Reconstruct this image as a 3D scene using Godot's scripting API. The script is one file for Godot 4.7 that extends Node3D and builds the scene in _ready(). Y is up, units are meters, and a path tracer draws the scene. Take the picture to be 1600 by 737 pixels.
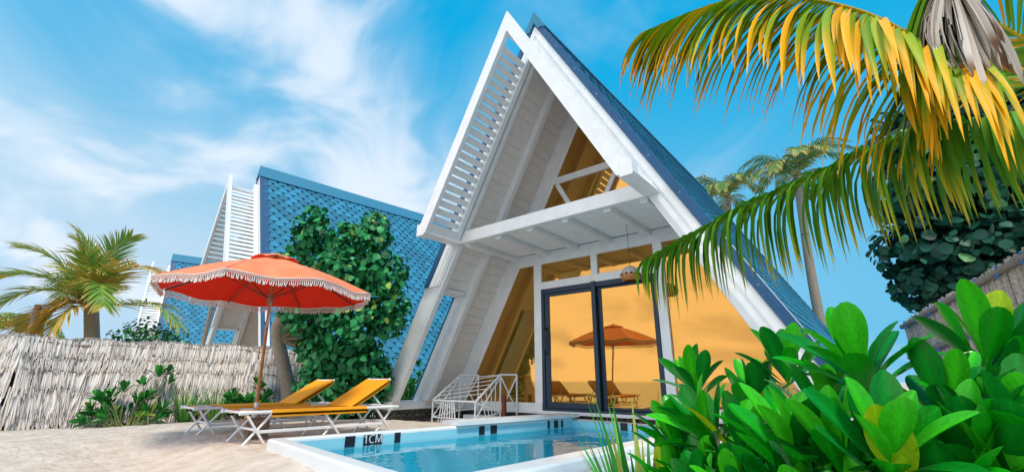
extends Node3D

# ---------------------------------------------------------------- mesh builder
class MB:
	var v := PackedVector3Array()
	var n := PackedVector3Array()
	var c := PackedColorArray()
	var ix := PackedInt32Array()
	var col := Color(1, 1, 1)

	func tri3(a: Vector3, b: Vector3, d: Vector3, na: Vector3, nb: Vector3, nd: Vector3) -> void:
		var k := v.size()
		var g := (b - a).cross(d - a)
		v.push_back(a); v.push_back(b); v.push_back(d)
		n.push_back(na); n.push_back(nb); n.push_back(nd)
		c.push_back(col); c.push_back(col); c.push_back(col)
		if g.dot(na + nb + nd) > 0.0:
			ix.push_back(k); ix.push_back(k + 2); ix.push_back(k + 1)
		else:
			ix.push_back(k); ix.push_back(k + 1); ix.push_back(k + 2)

	func poly(p: Array, nr: Vector3) -> void:
		var k := v.size()
		for q in p:
			v.push_back(q); n.push_back(nr); c.push_back(col)
		for i in range(1, p.size() - 1):
			var g: Vector3 = (p[i] - p[0]).cross(p[i + 1] - p[0])
			if g.dot(nr) > 0.0:
				ix.push_back(k); ix.push_back(k + i + 1); ix.push_back(k + i)
			else:
				ix.push_back(k); ix.push_back(k + i); ix.push_back(k + i + 1)

	func face(p: Array, mid: Vector3) -> void:
		var nr: Vector3 = (p[1] - p[0]).cross(p[2] - p[0]).normalized()
		if nr.dot(p[0] - mid) < 0.0: nr = -nr
		poly(p, nr)

	# convex polygon pushed along ext
	func prism(p: Array, ext: Vector3) -> void:
		var mid := Vector3.ZERO
		for q in p: mid += q
		mid = mid / p.size() + ext * 0.5
		var far := []
		for q in p: far.push_back(q + ext)
		face(p, mid); face(far, mid)
		for i in p.size():
			var j := (i + 1) % p.size()
			face([p[i], p[j], far[j], far[i]], mid)

	# bar with bevelled long edges from a to b; w across, h along up
	func bar(a: Vector3, b: Vector3, w: float, h: float, up := Vector3.UP, bev := 0.006) -> void:
		var d := (b - a).normalized()
		var s := d.cross(up).normalized()
		if s.length() < 0.5: s = d.cross(Vector3.RIGHT).normalized()
		var u := s.cross(d).normalized()
		var e: float = minf(bev, 0.3 * minf(w, h))
		var x := w * 0.5
		var y := h * 0.5
		var p := []
		for q in [[-x, -y + e], [-x, y - e], [-x + e, y], [x - e, y], [x, y - e], [x, -y + e], [x - e, -y], [-x + e, -y]]:
			p.push_back(a + s * q[0] + u * q[1])
		prism(p, b - a)

	func box(lo: Vector3, hi: Vector3, bev := 0.006) -> void:
		var m := (lo + hi) * 0.5
		var s := hi - lo
		if s.x >= s.y and s.x >= s.z:
			bar(Vector3(lo.x, m.y, m.z), Vector3(hi.x, m.y, m.z), s.z, s.y, Vector3.UP, bev)
		elif s.y >= s.z:
			bar(Vector3(m.x, lo.y, m.z), Vector3(m.x, hi.y, m.z), s.x, s.z, Vector3.BACK, bev)
		else:
			bar(Vector3(m.x, m.y, lo.z), Vector3(m.x, m.y, hi.z), s.x, s.y, Vector3.UP, bev)

	func tube(p: Array, r, sides := 8, cols = null) -> void:
		var k := v.size()
		var up := Vector3.UP
		for i in p.size():
			var d: Vector3 = (p[mini(i + 1, p.size() - 1)] - p[maxi(i - 1, 0)]).normalized()
			var s := d.cross(up)
			if s.length() < 0.05: s = d.cross(Vector3(0.9, 0.1, 0.4))
			s = s.normalized()
			var u := s.cross(d)
			var rr: float = r[i] if r is Array else r
			for j in sides:
				var t := TAU * j / sides
				var o := s * cos(t) + u * sin(t)
				v.push_back(p[i] + o * rr); n.push_back(o); c.push_back(cols[i] if cols else col)
		for i in p.size() - 1:
			for j in sides:
				var a := k + i * sides + j
				var b := k + i * sides + (j + 1) % sides
				_q(a, b, b + sides, a + sides)
		for e in [0, p.size() - 1]:
			var ring := []
			for j in sides: ring.push_back(v[k + e * sides + j])
			var d: Vector3 = (p[0] - p[1]) if e == 0 else (p[e] - p[e - 1])
			poly(ring, d.normalized())

	func _q(a: int, b: int, d: int, e: int) -> void:
		var g := (v[b] - v[a]).cross(v[d] - v[a])
		if g.dot(n[a] + n[d] + n[b]) > 0.0:
			for q in [a, d, b, a, e, d]: ix.push_back(q)
		else:
			for q in [a, b, d, a, d, e]: ix.push_back(q)

	# smooth sheet of rows of points
	func sheet(rows: Array, want := Vector3.ZERO, cols = null) -> void:
		var k := v.size()
		var h := rows.size()
		var w: int = rows[0].size()
		for i in h:
			for j in w:
				var dx: Vector3 = rows[i][mini(j + 1, w - 1)] - rows[i][maxi(j - 1, 0)]
				var dy: Vector3 = rows[mini(i + 1, h - 1)][j] - rows[maxi(i - 1, 0)][j]
				var m := dx.cross(dy)
				if m.length() < 1e-12: m = Vector3.UP
				m = m.normalized()
				if want != Vector3.ZERO and m.dot(want) < 0.0: m = -m
				v.push_back(rows[i][j]); n.push_back(m); c.push_back(cols[i][j] if cols else col)
		for i in h - 1:
			for j in w - 1:
				var a := k + i * w + j
				_q(a, a + 1, a + w + 1, a + w)

	# turn every normal and every triangle away from mid
	func outward(mid: Vector3) -> void:
		for k in v.size():
			if n[k].dot(v[k] - mid) < 0.0: n[k] = -n[k]
		for q in range(0, ix.size(), 3):
			var g := (v[ix[q + 1]] - v[ix[q]]).cross(v[ix[q + 2]] - v[ix[q]])
			if g.dot(n[ix[q]] + n[ix[q + 1]] + n[ix[q + 2]]) > 0.0:
				var t := ix[q + 1]
				ix[q + 1] = ix[q + 2]
				ix[q + 2] = t

	func lathe(at: Vector3, prof: Array, sides := 20, axis := Vector3.UP) -> void:
		var s := axis.cross(Vector3(0.3, 0.2, 0.9)).normalized()
		var u := axis.cross(s)
		var k := v.size()
		for i in prof.size():
			var a: Vector2 = prof[maxi(i - 1, 0)]
			var b: Vector2 = prof[mini(i + 1, prof.size() - 1)]
			var t := b - a
			for j in sides:
				var o := s * cos(TAU * j / sides) + u * sin(TAU * j / sides)
				v.push_back(at + o * prof[i].x + axis * prof[i].y)
				n.push_back((o * t.y - axis * t.x).normalized()); c.push_back(col)
		for i in prof.size() - 1:
			for j in sides:
				var a := k + i * sides + j
				var b := k + i * sides + (j + 1) % sides
				_q(a, b, b + sides, a + sides)

	func mesh() -> ArrayMesh:
		var a := []
		a.resize(Mesh.ARRAY_MAX)
		a[Mesh.ARRAY_VERTEX] = v; a[Mesh.ARRAY_NORMAL] = n; a[Mesh.ARRAY_COLOR] = c; a[Mesh.ARRAY_INDEX] = ix
		var m := ArrayMesh.new()
		m.add_surface_from_arrays(Mesh.PRIMITIVE_TRIANGLES, a)
		return m

var taken := {}
var M := {}
var rng := RandomNumberGenerator.new()

func numbered(called: String) -> String:
	if not taken.has(called):
		taken[called] = 0
		return called
	taken[called] += 1
	return "%s_%03d" % [called, taken[called]]

func thing(called: String, label: String, category: String, at := Vector3.ZERO, turn := 0.0, group := "") -> Node3D:
	var o := Node3D.new()
	o.name = numbered(called)
	add_child(o)
	o.position = at
	o.rotation.y = turn
	o.set_meta("label", label)
	o.set_meta("category", category)
	if group: o.set_meta("group", group)
	return o

func put(mesh: Mesh, called: String, mat: Material, parent: Node3D, at := Transform3D.IDENTITY) -> MeshInstance3D:
	var o := MeshInstance3D.new()
	o.mesh = mesh
	o.material_override = mat
	o.name = called
	o.transform = at
	parent.add_child(o, true)
	return o

func obj(mb: MB, called: String, mat: Material, parent: Node3D) -> MeshInstance3D:
	return put(mb.mesh(), called, mat, parent)

func stuff(o: Node3D) -> Node3D:
	o.set_meta("kind", "stuff")
	return o

func multi(mesh: Mesh, called: String, mat: Material, parent: Node3D, at: Array, cols: Array) -> MultiMeshInstance3D:
	var mm := MultiMesh.new()
	mm.transform_format = MultiMesh.TRANSFORM_3D
	mm.use_colors = true
	mm.mesh = mesh
	mm.instance_count = at.size()
	for i in at.size():
		mm.set_instance_transform(i, at[i])
		mm.set_instance_color(i, cols[i])
	var o := MultiMeshInstance3D.new()
	o.multimesh = mm
	o.material_override = mat
	o.name = called
	parent.add_child(o, true)
	o.set_meta("kind", "stuff")
	return o

func lin(r: float, g: float, b: float, a := 1.0) -> Color:
	var q := Color(r, g, b).linear_to_srgb()
	q.a = a
	return q

func noise_tex(freq: float, lo: Color, hi: Color, seed_: int, oct := 4, size := 512, mid = null) -> NoiseTexture2D:
	var f := FastNoiseLite.new()
	f.seed = seed_
	f.frequency = freq
	f.fractal_octaves = oct
	var t := NoiseTexture2D.new()
	t.width = size; t.height = size
	t.seamless = true
	t.noise = f
	var g := Gradient.new()
	g.set_color(0, lo); g.set_color(1, hi)
	if mid: g.add_point(0.5, mid)
	t.color_ramp = g
	return t

func mat(called: String, col: Color, rough: float, metal := 0.0) -> StandardMaterial3D:
	var m := StandardMaterial3D.new()
	m.resource_name = called
	m.albedo_color = col
	m.roughness = rough
	m.metallic = metal
	m.cull_mode = BaseMaterial3D.CULL_DISABLED
	M[called] = m
	return m

func textured(m: StandardMaterial3D, tex: Texture2D, scale: float, bump: Texture2D = null, depth := 0.0) -> StandardMaterial3D:
	m.uv1_triplanar = true
	m.uv1_world_triplanar = true
	m.uv1_scale = Vector3.ONE * scale
	if tex: m.albedo_texture = tex
	if bump:
		m.heightmap_enabled = true
		m.heightmap_texture = bump
		m.heightmap_scale = depth
	return m

func tinted(m: StandardMaterial3D, back := 0.0) -> StandardMaterial3D:
	m.vertex_color_use_as_albedo = true
	if back > 0.0:
		m.backlight_enabled = true
		m.backlight = Color(back, back, back)
	return m

# ---------------------------------------------------------------- sky
const OFF_X := 15.3
const OFF_Z := -1.2
func make_sky() -> Sky:
	var w := 2048
	var h := 1024
	var f := FastNoiseLite.new(); f.seed = 11; f.frequency = 0.9; f.fractal_octaves = 6; f.fractal_gain = 0.55
	var f2 := FastNoiseLite.new(); f2.seed = 5; f2.frequency = 0.45; f2.fractal_octaves = 3
	var im := Image.create(w, h, false, Image.FORMAT_RGBF)
	var deep := Vector3(0.0, 0.30, 0.60)
	var mid := Vector3(0.015, 0.37, 0.64)
	var pale := Vector3(0.37, 0.55, 0.70)
	var white := Vector3(0.70, 0.75, 0.83)
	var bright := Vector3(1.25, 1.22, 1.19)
	var clear := Vector3(0.777, 0.0, -0.629)     # the clear side of the sky
	var seaward := Vector3(-0.30, 0.0, 0.954)    # thin overcast over the sea, mirrored in the doors; brightened out of view for fill
	for j in h:
		var el := PI * (0.5 - (j + 0.5) / h)
		var y := sin(el)
		if y < -0.06:
			for i in w: im.set_pixel(i, j, Color(0.5, 0.55, 0.6))
			continue
		var ce := cos(el)
		for i in w:
			var az := TAU * (i + 0.5) / w
			var d := Vector3(sin(az) * ce, y, -cos(az) * ce)
			var side := d.dot(clear)
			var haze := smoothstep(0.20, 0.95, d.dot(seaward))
			var low := 1.0 - smoothstep(0.10, 0.62, y)
			var b := deep.lerp(mid, smoothstep(0.0, 1.0, 1.05 - y)).lerp(pale, clampf(low * (0.80 - 0.75 * side), 0.0, 1.0))
			var p := Vector3(d.x, 0.0, d.z) / (maxf(y, 0.0) + 0.25) + Vector3(OFF_X, 0.0, OFF_Z)
			var wq := f2.get_noise_3d(p.x * 1.6, 3.0, p.z * 1.6)
			var a := f.get_noise_3d(p.x * 1.5 + wq * 0.8, 0.0, p.z * 1.5 + wq * 0.6) * 0.8 + wq * 0.5
			var veil := smoothstep(-0.30, 0.50, a - 0.30 * side - 0.10 + 0.5 * haze)
			var puff := smoothstep(0.06, 0.50, a - 0.30 * side - 0.10 + 0.3 * haze)
			b = b.lerp(pale.lerp(white, 0.3), veil * (0.55 + 0.25 * haze))
			b = b.lerp(white, puff * 0.72)
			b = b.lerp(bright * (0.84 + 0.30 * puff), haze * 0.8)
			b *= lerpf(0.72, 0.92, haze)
			im.set_pixel(i, j, Color(b.x, b.y, b.z))
	var pm := PanoramaSkyMaterial.new()
	pm.panorama = ImageTexture.create_from_image(im)
	var s := Sky.new()
	s.sky_material = pm
	return s

# ---------------------------------------------------------------- ground height
const POOL := [Vector2(0.05, 5.12), Vector2(3.16, 5.62), Vector2(3.36, 0.62), Vector2(0.80, 0.24)]   # outer edge of the basin

func in_poly(q: Vector2, pl: Array) -> bool:
	return Geometry2D.is_point_in_polygon(q, PackedVector2Array(pl))

var hn := FastNoiseLite.new()
func sand_y(x: float, z: float) -> float:
	var y := -0.165
	y -= 0.22 * smoothstep(5.2, 6.1, z) * smoothstep(-3.2, -0.4, x)
	y -= 0.05 * smoothstep(-3.6, -5.2, x)
	y -= 0.09 * smoothstep(2.0, 0.9, z)
	y -= 0.8 * smoothstep(7.4, 16.0, z)
	y -= 0.9 * smoothstep(15.0, 24.0, z)
	y += 0.022 * hn.get_noise_2d(x * 1.0, z * 1.0) + 0.012 * hn.get_noise_2d(x * 4.0 + 50.0, z * 4.0)
	return y

func _ready() -> void:
	rng.seed = 7
	hn.seed = 3; hn.frequency = 0.6
	# ------------------------------------------------ camera, sky, sun
	var cam := Camera3D.new()
	cam.name = "camera"
	add_child(cam)
	cam.transform = Transform3D(Basis(Vector3.UP, deg_to_rad(39.0022)) * Basis(Vector3.RIGHT, deg_to_rad(17.9216)) * Basis(Vector3.BACK, deg_to_rad(0.1655)), Vector3(5.266, 0.5104, 7.5084))
	cam.fov = 55.21
	cam.near = 0.05
	cam.far = 4000.0
	cam.current = true
	var env := Environment.new()
	env.background_mode = Environment.BG_SKY
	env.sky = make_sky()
	env.tonemap_mode = Environment.TONE_MAPPER_LINEAR
	env.tonemap_exposure = 1.8
	env.sdfgi_enabled = true
	env.ssao_enabled = true
	env.ssil_enabled = true
	var we := WorldEnvironment.new()
	we.name = "world_environment"
	we.environment = env
	add_child(we)
	var sun := DirectionalLight3D.new()
	sun.name = "sun"
	sun.light_energy = 0.62
	sun.light_color = Color(1.0, 0.95, 0.88)
	sun.light_angular_distance = 12.0
	sun.shadow_enabled = true
	add_child(sun)
	sun.look_at_from_position(Vector3.ZERO, -Vector3(0.50, 1.0, 0.30), Vector3.UP)
	materials()
	print("sky done")
	ground()
	pool()
	print("ground done")
	houses()
	print("houses done")
	umbrella()
	loungers()
	railing()
	lamp()
	fence()
	print("fence done")
	greenery_left()
	print("left done")
	greenery_right()
	print("done")

func materials() -> void:
	var fine := noise_tex(0.02, Color(0.0, 0.0, 0.0), Color(1, 1, 1), 21, 5)
	var speck := noise_tex(0.12, Color(0.0, 0.0, 0.0), Color(1, 1, 1), 22, 3)
	textured(mat("white_paint", lin(0.84, 0.85, 0.86), 0.42), noise_tex(0.006, Color(0.95, 0.955, 0.96), Color(1, 1, 1), 1, 5), 0.9, fine, 0.03)
	textured(mat("white_board", lin(0.83, 0.80, 0.77), 0.5), noise_tex(0.008, Color(0.95, 0.945, 0.94), Color(1, 1, 1), 2, 4), 1.0, fine, 0.03)
	textured(mat("blue_metal", lin(0.006, 0.09, 0.23), 0.55, 0.0), noise_tex(0.01, Color(0.85, 0.85, 0.85), Color(1, 1, 1), 3), 1.0)
	textured(mat("door_blue", lin(0.006, 0.032, 0.07), 0.5), noise_tex(0.01, Color(0.85, 0.85, 0.85), Color(1, 1, 1), 3), 1.0)
	tinted(textured(mat("shingle", lin(1, 1, 1), 0.7), noise_tex(0.05, Color(0.78, 0.78, 0.78), Color(1, 1, 1), 4, 5), 2.2, speck, 0.2))
	textured(mat("roof_base", lin(0.028, 0.26, 0.43), 0.75), noise_tex(0.03, Color(0.7, 0.7, 0.7), Color(1, 1, 1), 5), 1.5)
	# gold coated glass: mostly a mirror, a little see-through
	var gl := mat("gold_glass", Color(0, 0, 0), 0.015, 0.80)
	gl.albedo_color = lin(0.62, 0.31, 0.058, 0.02)
	gl.transparency = BaseMaterial3D.TRANSPARENCY_ALPHA
	textured(mat("curtain", lin(0.40, 0.16, 0.05), 0.9), noise_tex(0.02, Color(0.8, 0.8, 0.8), Color(1, 1, 1), 6), 1.5)
	textured(mat("room", lin(0.45, 0.30, 0.18), 0.8), noise_tex(0.01, Color(0.85, 0.85, 0.85), Color(1, 1, 1), 6), 0.8)
	textured(mat("sand", lin(0.66, 0.575, 0.50), 0.95), noise_tex(0.008, Color(0.86, 0.84, 0.82), Color(1, 1, 1), 7, 6, 1024), 0.35, noise_tex(0.02, Color(0, 0, 0), Color(1, 1, 1), 8, 6, 1024), 2.2)
	textured(mat("stone", lin(0.10, 0.095, 0.09), 0.85), noise_tex(0.015, Color(0.25, 0.25, 0.26), Color(1, 0.96, 0.9), 9, 5), 2.5, fine, 1.2)
	textured(mat("mortar", lin(0.38, 0.33, 0.28), 0.95), noise_tex(0.03, Color(0.7, 0.7, 0.7), Color(1, 1, 1), 9, 5), 2.0, fine, 0.6)
	textured(mat("pool_white", lin(0.80, 0.83, 0.86), 0.28), noise_tex(0.006, Color(0.94, 0.95, 0.96), Color(1, 1, 1), 10, 4), 0.7)
	textured(mat("pool_blue", lin(0.015, 0.52, 0.70), 0.4), noise_tex(0.006, Color(0.88, 0.9, 0.92), Color(1, 1, 1), 10, 4), 0.7)
	textured(mat("pool_pale", lin(0.30, 0.68, 0.82), 0.3), M.pool_white.albedo_texture, 0.7)
	var wt := mat("water", Color(1, 1, 1), 0.01)
	wt.albedo_color = lin(0.03, 0.35, 0.5, 0.06)
	wt.metallic_specular = 0.40
	wt.transparency = BaseMaterial3D.TRANSPARENCY_ALPHA
	var wf := FastNoiseLite.new(); wf.seed = 31; wf.frequency = 0.012; wf.fractal_octaves = 3
	var wnt := NoiseTexture2D.new(); wnt.width = 512; wnt.height = 512; wnt.seamless = true; wnt.noise = wf; wnt.as_normal_map = true; wnt.bump_strength = 2.0
	wt.normal_enabled = true; wt.normal_texture = wnt; wt.normal_scale = 0.26
	wt.uv1_triplanar = true; wt.uv1_world_triplanar = true; wt.uv1_scale = Vector3.ONE * 0.45
	var sea := mat("sea", lin(0.02, 0.22, 0.30), 0.18)
	sea.normal_enabled = true; sea.normal_texture = wnt; sea.normal_scale = 0.5
	sea.uv1_triplanar = true; sea.uv1_world_triplanar = true; sea.uv1_scale = Vector3.ONE * 0.2
	mat("black_tile", lin(0.012, 0.014, 0.02), 0.35)
	mat("letter_white", lin(0.7, 0.74, 0.78), 0.5)
	textured(mat("orange_sling", lin(1.0, 0.40, 0.0), 0.75), noise_tex(0.2, Color(0.88, 0.88, 0.88), Color(1, 1, 1), 12, 2), 3.0)
	var cv := textured(mat("canopy", lin(0.98, 0.36, 0.14), 0.55), noise_tex(0.007, Color(1.0, 0.72, 0.55), Color(1.0, 1.0, 1.0), 13, 4), 0.8, fine, 0.15)  # paler blotches of the noise paint sheen into the cloth colour
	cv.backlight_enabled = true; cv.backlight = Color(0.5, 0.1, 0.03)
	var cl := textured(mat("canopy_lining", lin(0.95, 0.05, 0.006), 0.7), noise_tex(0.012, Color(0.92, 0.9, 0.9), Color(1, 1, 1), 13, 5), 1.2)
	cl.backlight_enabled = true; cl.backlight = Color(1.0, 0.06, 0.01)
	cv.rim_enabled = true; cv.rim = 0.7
	var fr := mat("fringe", lin(0.80, 0.73, 0.68), 0.9)
	fr.backlight_enabled = true; fr.backlight = Color(0.3, 0.3, 0.3)
	textured(mat("bamboo", lin(0.60, 0.24, 0.06), 0.45), noise_tex(0.02, Color(0.75, 0.7, 0.66), Color(1, 1, 1), 14, 4), 2.5)
	textured(mat("brown_wood", lin(0.42, 0.30, 0.21), 0.8), noise_tex(0.02, Color(0.7, 0.68, 0.66), Color(1, 1, 1), 14, 5), 2.0, fine, 0.4)
	textured(mat("red_wood", lin(0.36, 0.07, 0.02), 0.6), noise_tex(0.03, Color(0.6, 0.6, 0.6), Color(1, 1, 1), 15, 5), 3.0, fine, 0.4)
	mat("dark_metal", lin(0.015, 0.014, 0.014), 0.4)
	tinted(mat("thatch", Color(1, 1, 1), 0.9), 0.12)
	textured(mat("thatch_back", lin(0.12, 0.09, 0.065), 0.95), noise_tex(0.04, Color(0.5, 0.5, 0.5), Color(1, 1, 1), 16, 5), 1.5)
	textured(mat("grey_wood", lin(0.42, 0.34, 0.28), 0.85), noise_tex(0.03, Color(0.6, 0.57, 0.54), Color(1, 1, 1), 17, 5), 2.0, fine, 0.5)
	textured(mat("palm_bark", lin(0.56, 0.47, 0.39), 0.9), noise_tex(0.02, Color(0.6, 0.57, 0.54), Color(1, 1, 1), 18, 5), 2.5, fine, 0.8)
	textured(mat("tree_bark", lin(0.30, 0.22, 0.15), 0.9), noise_tex(0.03, Color(0.5, 0.5, 0.5), Color(1, 1, 1), 19, 5), 2.5, fine, 0.8)
	tinted(mat("leaf", Color(1, 1, 1), 0.42), 0.45).metallic_specular = 0.3
	tinted(mat("palm_leaf", Color(1, 1, 1), 0.5), 0.5).metallic_specular = 0.3
	textured(mat("leaf_mottle", Color(1, 1, 1), 0.5), noise_tex(0.018, Color(0.78, 0.83, 0.76), Color(1, 1, 1), 44, 5, 512, Color(0.92, 0.95, 0.90)), 1.0)
	textured(mat("blue_tie", lin(0.02, 0.2, 0.6), 0.6), null, 1.0)
	textured(mat("shell", lin(0.75, 0.72, 0.66), 0.4), noise_tex(0.05, Color(0.6, 0.6, 0.6), Color(1, 1, 1), 23, 4), 4.0)

# ---------------------------------------------------------------- ground, sea, pool
func lines(a: Array) -> Array:
	# [from, to, step, to, step ...]
	var out := []
	var x: float = a[0]
	var i := 1
	while i < a.size():
		while x < a[i] - 1e-6:
			out.push_back(x); x += a[i + 1]
		x = a[i]
		i += 2
	out.push_back(x)
	return out

func ground() -> void:
	var xs := lines([-900.0, -100.0, 200.0, -20.0, 10.0, -8.0, 1.0, -5.6, 0.12, 3.6, 0.08, 8.0, 0.2, 20.0, 2.0, 100.0, 10.0, 900.0, 200.0])
	var zs := lines([-900.0, -100.0, 200.0, -20.0, 10.0, 0.0, 1.0, 6.4, 0.08, 10.0, 0.2, 24.0, 1.0, 60.0, 9.0, 100.0, 20.0])
	var inner := []
	var mid := Vector2.ZERO
	for q in POOL: mid += q / 4.0
	for q in POOL: inner.push_back(q + (mid - q).normalized() * 0.13)
	var mb := MB.new()
	var rows := []
	for z in zs:
		var r := []
		for x in xs:
			var y := sand_y(x, z)
			if in_poly(Vector2(x, z), inner): y = -1.9
			r.push_back(Vector3(x, y, z))
		rows.push_back(r)
	mb.sheet(rows, Vector3.UP)
	var g := obj(mb, "sand_ground", M.sand, self)
	g.set_meta("kind", "structure")
	mb = MB.new()
	mb.sheet([[Vector3(-3000, -1.55, 19), Vector3(3000, -1.55, 19)], [Vector3(-3000, -1.55, 3000), Vector3(3000, -1.55, 3000)]], Vector3.UP)
	var s := obj(mb, "sea", M.sea, self)
	s.set_meta("kind", "structure")

func v3(q: Vector2, y: float) -> Vector3:
	return Vector3(q.x, y, q.y)

func pool() -> void:
	var t := thing("swimming_pool", "white plunge pool with turquoise water in front of the glass doors", "pool")
	var mid := Vector2.ZERO
	for q in POOL: mid += q / 4.0
	var wide := [0.16, 0.26, 0.20, 0.13]
	var inn := []
	for i in 4:
		# offset both neighbouring edges inwards
		var a: Vector2 = POOL[(i + 3) % 4]; var b: Vector2 = POOL[i]; var d: Vector2 = POOL[(i + 1) % 4]
		var d1 := (b - a).normalized(); var d2 := (d - b).normalized()
		var n1 := Vector2(-d1.y, d1.x); var n2 := Vector2(-d2.y, d2.x)
		if n1.dot(mid - b) < 0.0: n1 = -n1
		if n2.dot(mid - b) < 0.0: n2 = -n2
		inn.push_back(Geometry2D.line_intersects_line(b + n1 * wide[(i + 3) % 4], d1, b + n2 * wide[i], d2))
	var names := ["near", "right", "far", "left"]
	for i in 4:
		var j := (i + 1) % 4
		# wall: a swept profile with a rounded rim, outer face down to below the sand, inner face down to the floor
		var mb := MB.new()
		var rows := []
		for e in [[POOL[i], inn[i]], [POOL[j], inn[j]]]:
			var o: Vector2 = e[0]; var q: Vector2 = e[1]
			var r := []
			for st in [[0.0, -0.75], [0.0, -0.085], [0.05, -0.068], [0.16, -0.06], [0.84, -0.06], [0.95, -0.068], [1.0, -0.08], [1.0, -0.10]]:
				r.push_back(v3(o.lerp(q, st[0]), st[1] - (0.03 if i == 2 and st[1] > -0.5 and st[1] > -0.099 else 0.0)))
			rows.push_back(r)
		mb.sheet(rows, Vector3.ZERO)
		# normals: outwards from the wall's own middle
		var cm := v3((POOL[i] + POOL[j] + inn[i] + inn[j]) / 4.0, -0.25)
		mb.outward(cm)
		var o2 := obj(mb, "rim", M.pool_white, t)
		o2.set_meta("label", ["white pool wall facing the beach", "white pool rim beside the green shrub", "white pool rim under the glass doors", "white pool rim beside the orange lounger"][i])
		mb = MB.new()
		mb.sheet([[v3(inn[i], -0.099), v3(inn[j], -0.099)], [v3(inn[i], -0.215), v3(inn[j], -0.215)]], v3(mid - (inn[i] + inn[j]) * 0.5, 0.0))
		obj(mb, "waterline_band", M.pool_pale, t)
		mb = MB.new()
		mb.sheet([[v3(inn[i], -0.216), v3(inn[j], -0.216)], [v3(inn[i], -1.25), v3(inn[j], -1.25)]], v3(mid - (inn[i] + inn[j]) * 0.5, 0.0))
		obj(mb, "pool_wall", M.pool_blue, t)
	var fb := MB.new()
	fb.poly([v3(inn[0], -1.25), v3(inn[1], -1.25), v3(inn[2], -1.25), v3(inn[3], -1.25)], Vector3.UP)
	obj(fb, "pool_floor", M.pool_blue, t)
	var wb := MB.new()
	wb.poly([v3(inn[0], -0.185), v3(inn[1], -0.185), v3(inn[2], -0.185), v3(inn[3], -0.185)], Vector3.UP)
	var w := obj(wb, "pool_water", M.water, self)
	w.set_meta("kind", "structure")
	# lower plinth beside the near wall and white deck right of the right rim
	var pb := MB.new()
	var d0: Vector2 = (POOL[1] - POOL[0]).normalized()
	var nn := Vector2(-d0.y, d0.x)
	pb.prism([v3(POOL[0] + d0 * 0.35 + nn * 0.004, -0.352), v3(POOL[1] + nn * 0.004, -0.352), v3(POOL[1] + nn * 0.6, -0.352), v3(POOL[0] + d0 * 0.35 + nn * 0.6, -0.352)], Vector3(0, -0.25, 0))
	obj(pb, "plinth", M.pool_white, t)
	pb = MB.new()
	pb.prism([Vector3(3.2, -0.155, 5.55), Vector3(4.4, -0.155, 5.2), Vector3(4.4, -0.155, 0.7), Vector3(3.40, -0.155, 0.7)], Vector3(0, -0.25, 0))
	obj(pb, "side_deck", M.pool_white, t)
	# coping board along the left rim, near the porch stairs
	var e0: Vector2 = POOL[3]; var e1: Vector2 = POOL[0]
	var dd := (e1 - e0).normalized(); var sd := Vector2(dd.y, -dd.x)
	if sd.dot(mid - e0) < 0.0: sd = -sd
	pb = MB.new()
	var a0 := e0 + dd * 0.10; var a1 := e0 + dd * 2.62
	pb.prism([v3(a0 - sd * 0.22, -0.055), v3(a1 - sd * 0.22, -0.055), v3(a1 + sd * 0.19, -0.055), v3(a0 + sd * 0.19, -0.055)], Vector3(0, 0.045, 0))
	obj(pb, "coping_board", M.pool_white, t)
	# black depth marks: tiles on the inner faces (left wall i=3, far wall i=2)
	var L0: Vector2 = inn[0]; var L3: Vector2 = inn[3]; var F2: Vector2 = inn[2]
	var ld := (L3 - L0).normalized()
	var ln := Vector2(-ld.y, ld.x)
	if ln.dot(mid - L0) < 0.0: ln = -ln
	var fd := (F2 - L3).normalized()
	var fn := Vector2(-fd.y, fd.x)
	if fn.dot(mid - L3) < 0.0: fn = -fn
	for s in [[L0, ld, ln, 0.62, 0.12], [L0, ld, ln, 0.84, 0.24], [L0, ld, ln, 1.24, 0.08], [L0, ld, ln, 2.55, 0.10], [L0, ld, ln, 2.76, 0.12], [L0, ld, ln, 3.95, 0.05], [L0, ld, ln, 4.1, 0.10], [L0, ld, ln, 4.27, 0.05], [L0, ld, ln, 4.62, 0.12], [L3, fd, fn, 0.95, 0.13], [L3, fd, fn, 1.16, 0.09]]:
		var p0: Vector2 = s[0] + s[1] * s[3] + s[2] * 0.003
		var p1: Vector2 = p0 + s[1] * s[4]
		var b := MB.new()
		b.prism([v3(p0, -0.195), v3(p1, -0.195), v3(p1, -0.084), v3(p0, -0.084)], v3(s[2] * 0.004, 0.0))
		var tile := obj(b, "depth_mark_tile", M.black_tile, t)
		if s[4] > 0.2:
			var tm := TextMesh.new()
			tm.text = "1CM"
			tm.font_size = 48
			tm.pixel_size = 0.0026
			tm.depth = 0.002
			var f := SystemFont.new()
			f.font_names = PackedStringArray(["Droid Sans"])
			tm.font = f
			var tr := Transform3D()
			var along := v3(s[1], 0.0)
			# text reads from the water side
			tr.basis = Basis(-along if along.cross(Vector3.UP).dot(v3(s[2], 0.0)) < 0.0 else along, Vector3.UP, v3(s[2], 0.0))
			tr.origin = v3((p0 + p1) * 0.5 + s[2] * 0.0065, -0.132)
			put(tm, "lettering", M.letter_white, tile, tr)

# ---------------------------------------------------------------- the three A-frame houses
const K := 0.553
func rp(s: int, w: float, y: float, z: float) -> Vector3:
	return Vector3(s * (w - K * y), y, z)

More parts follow.
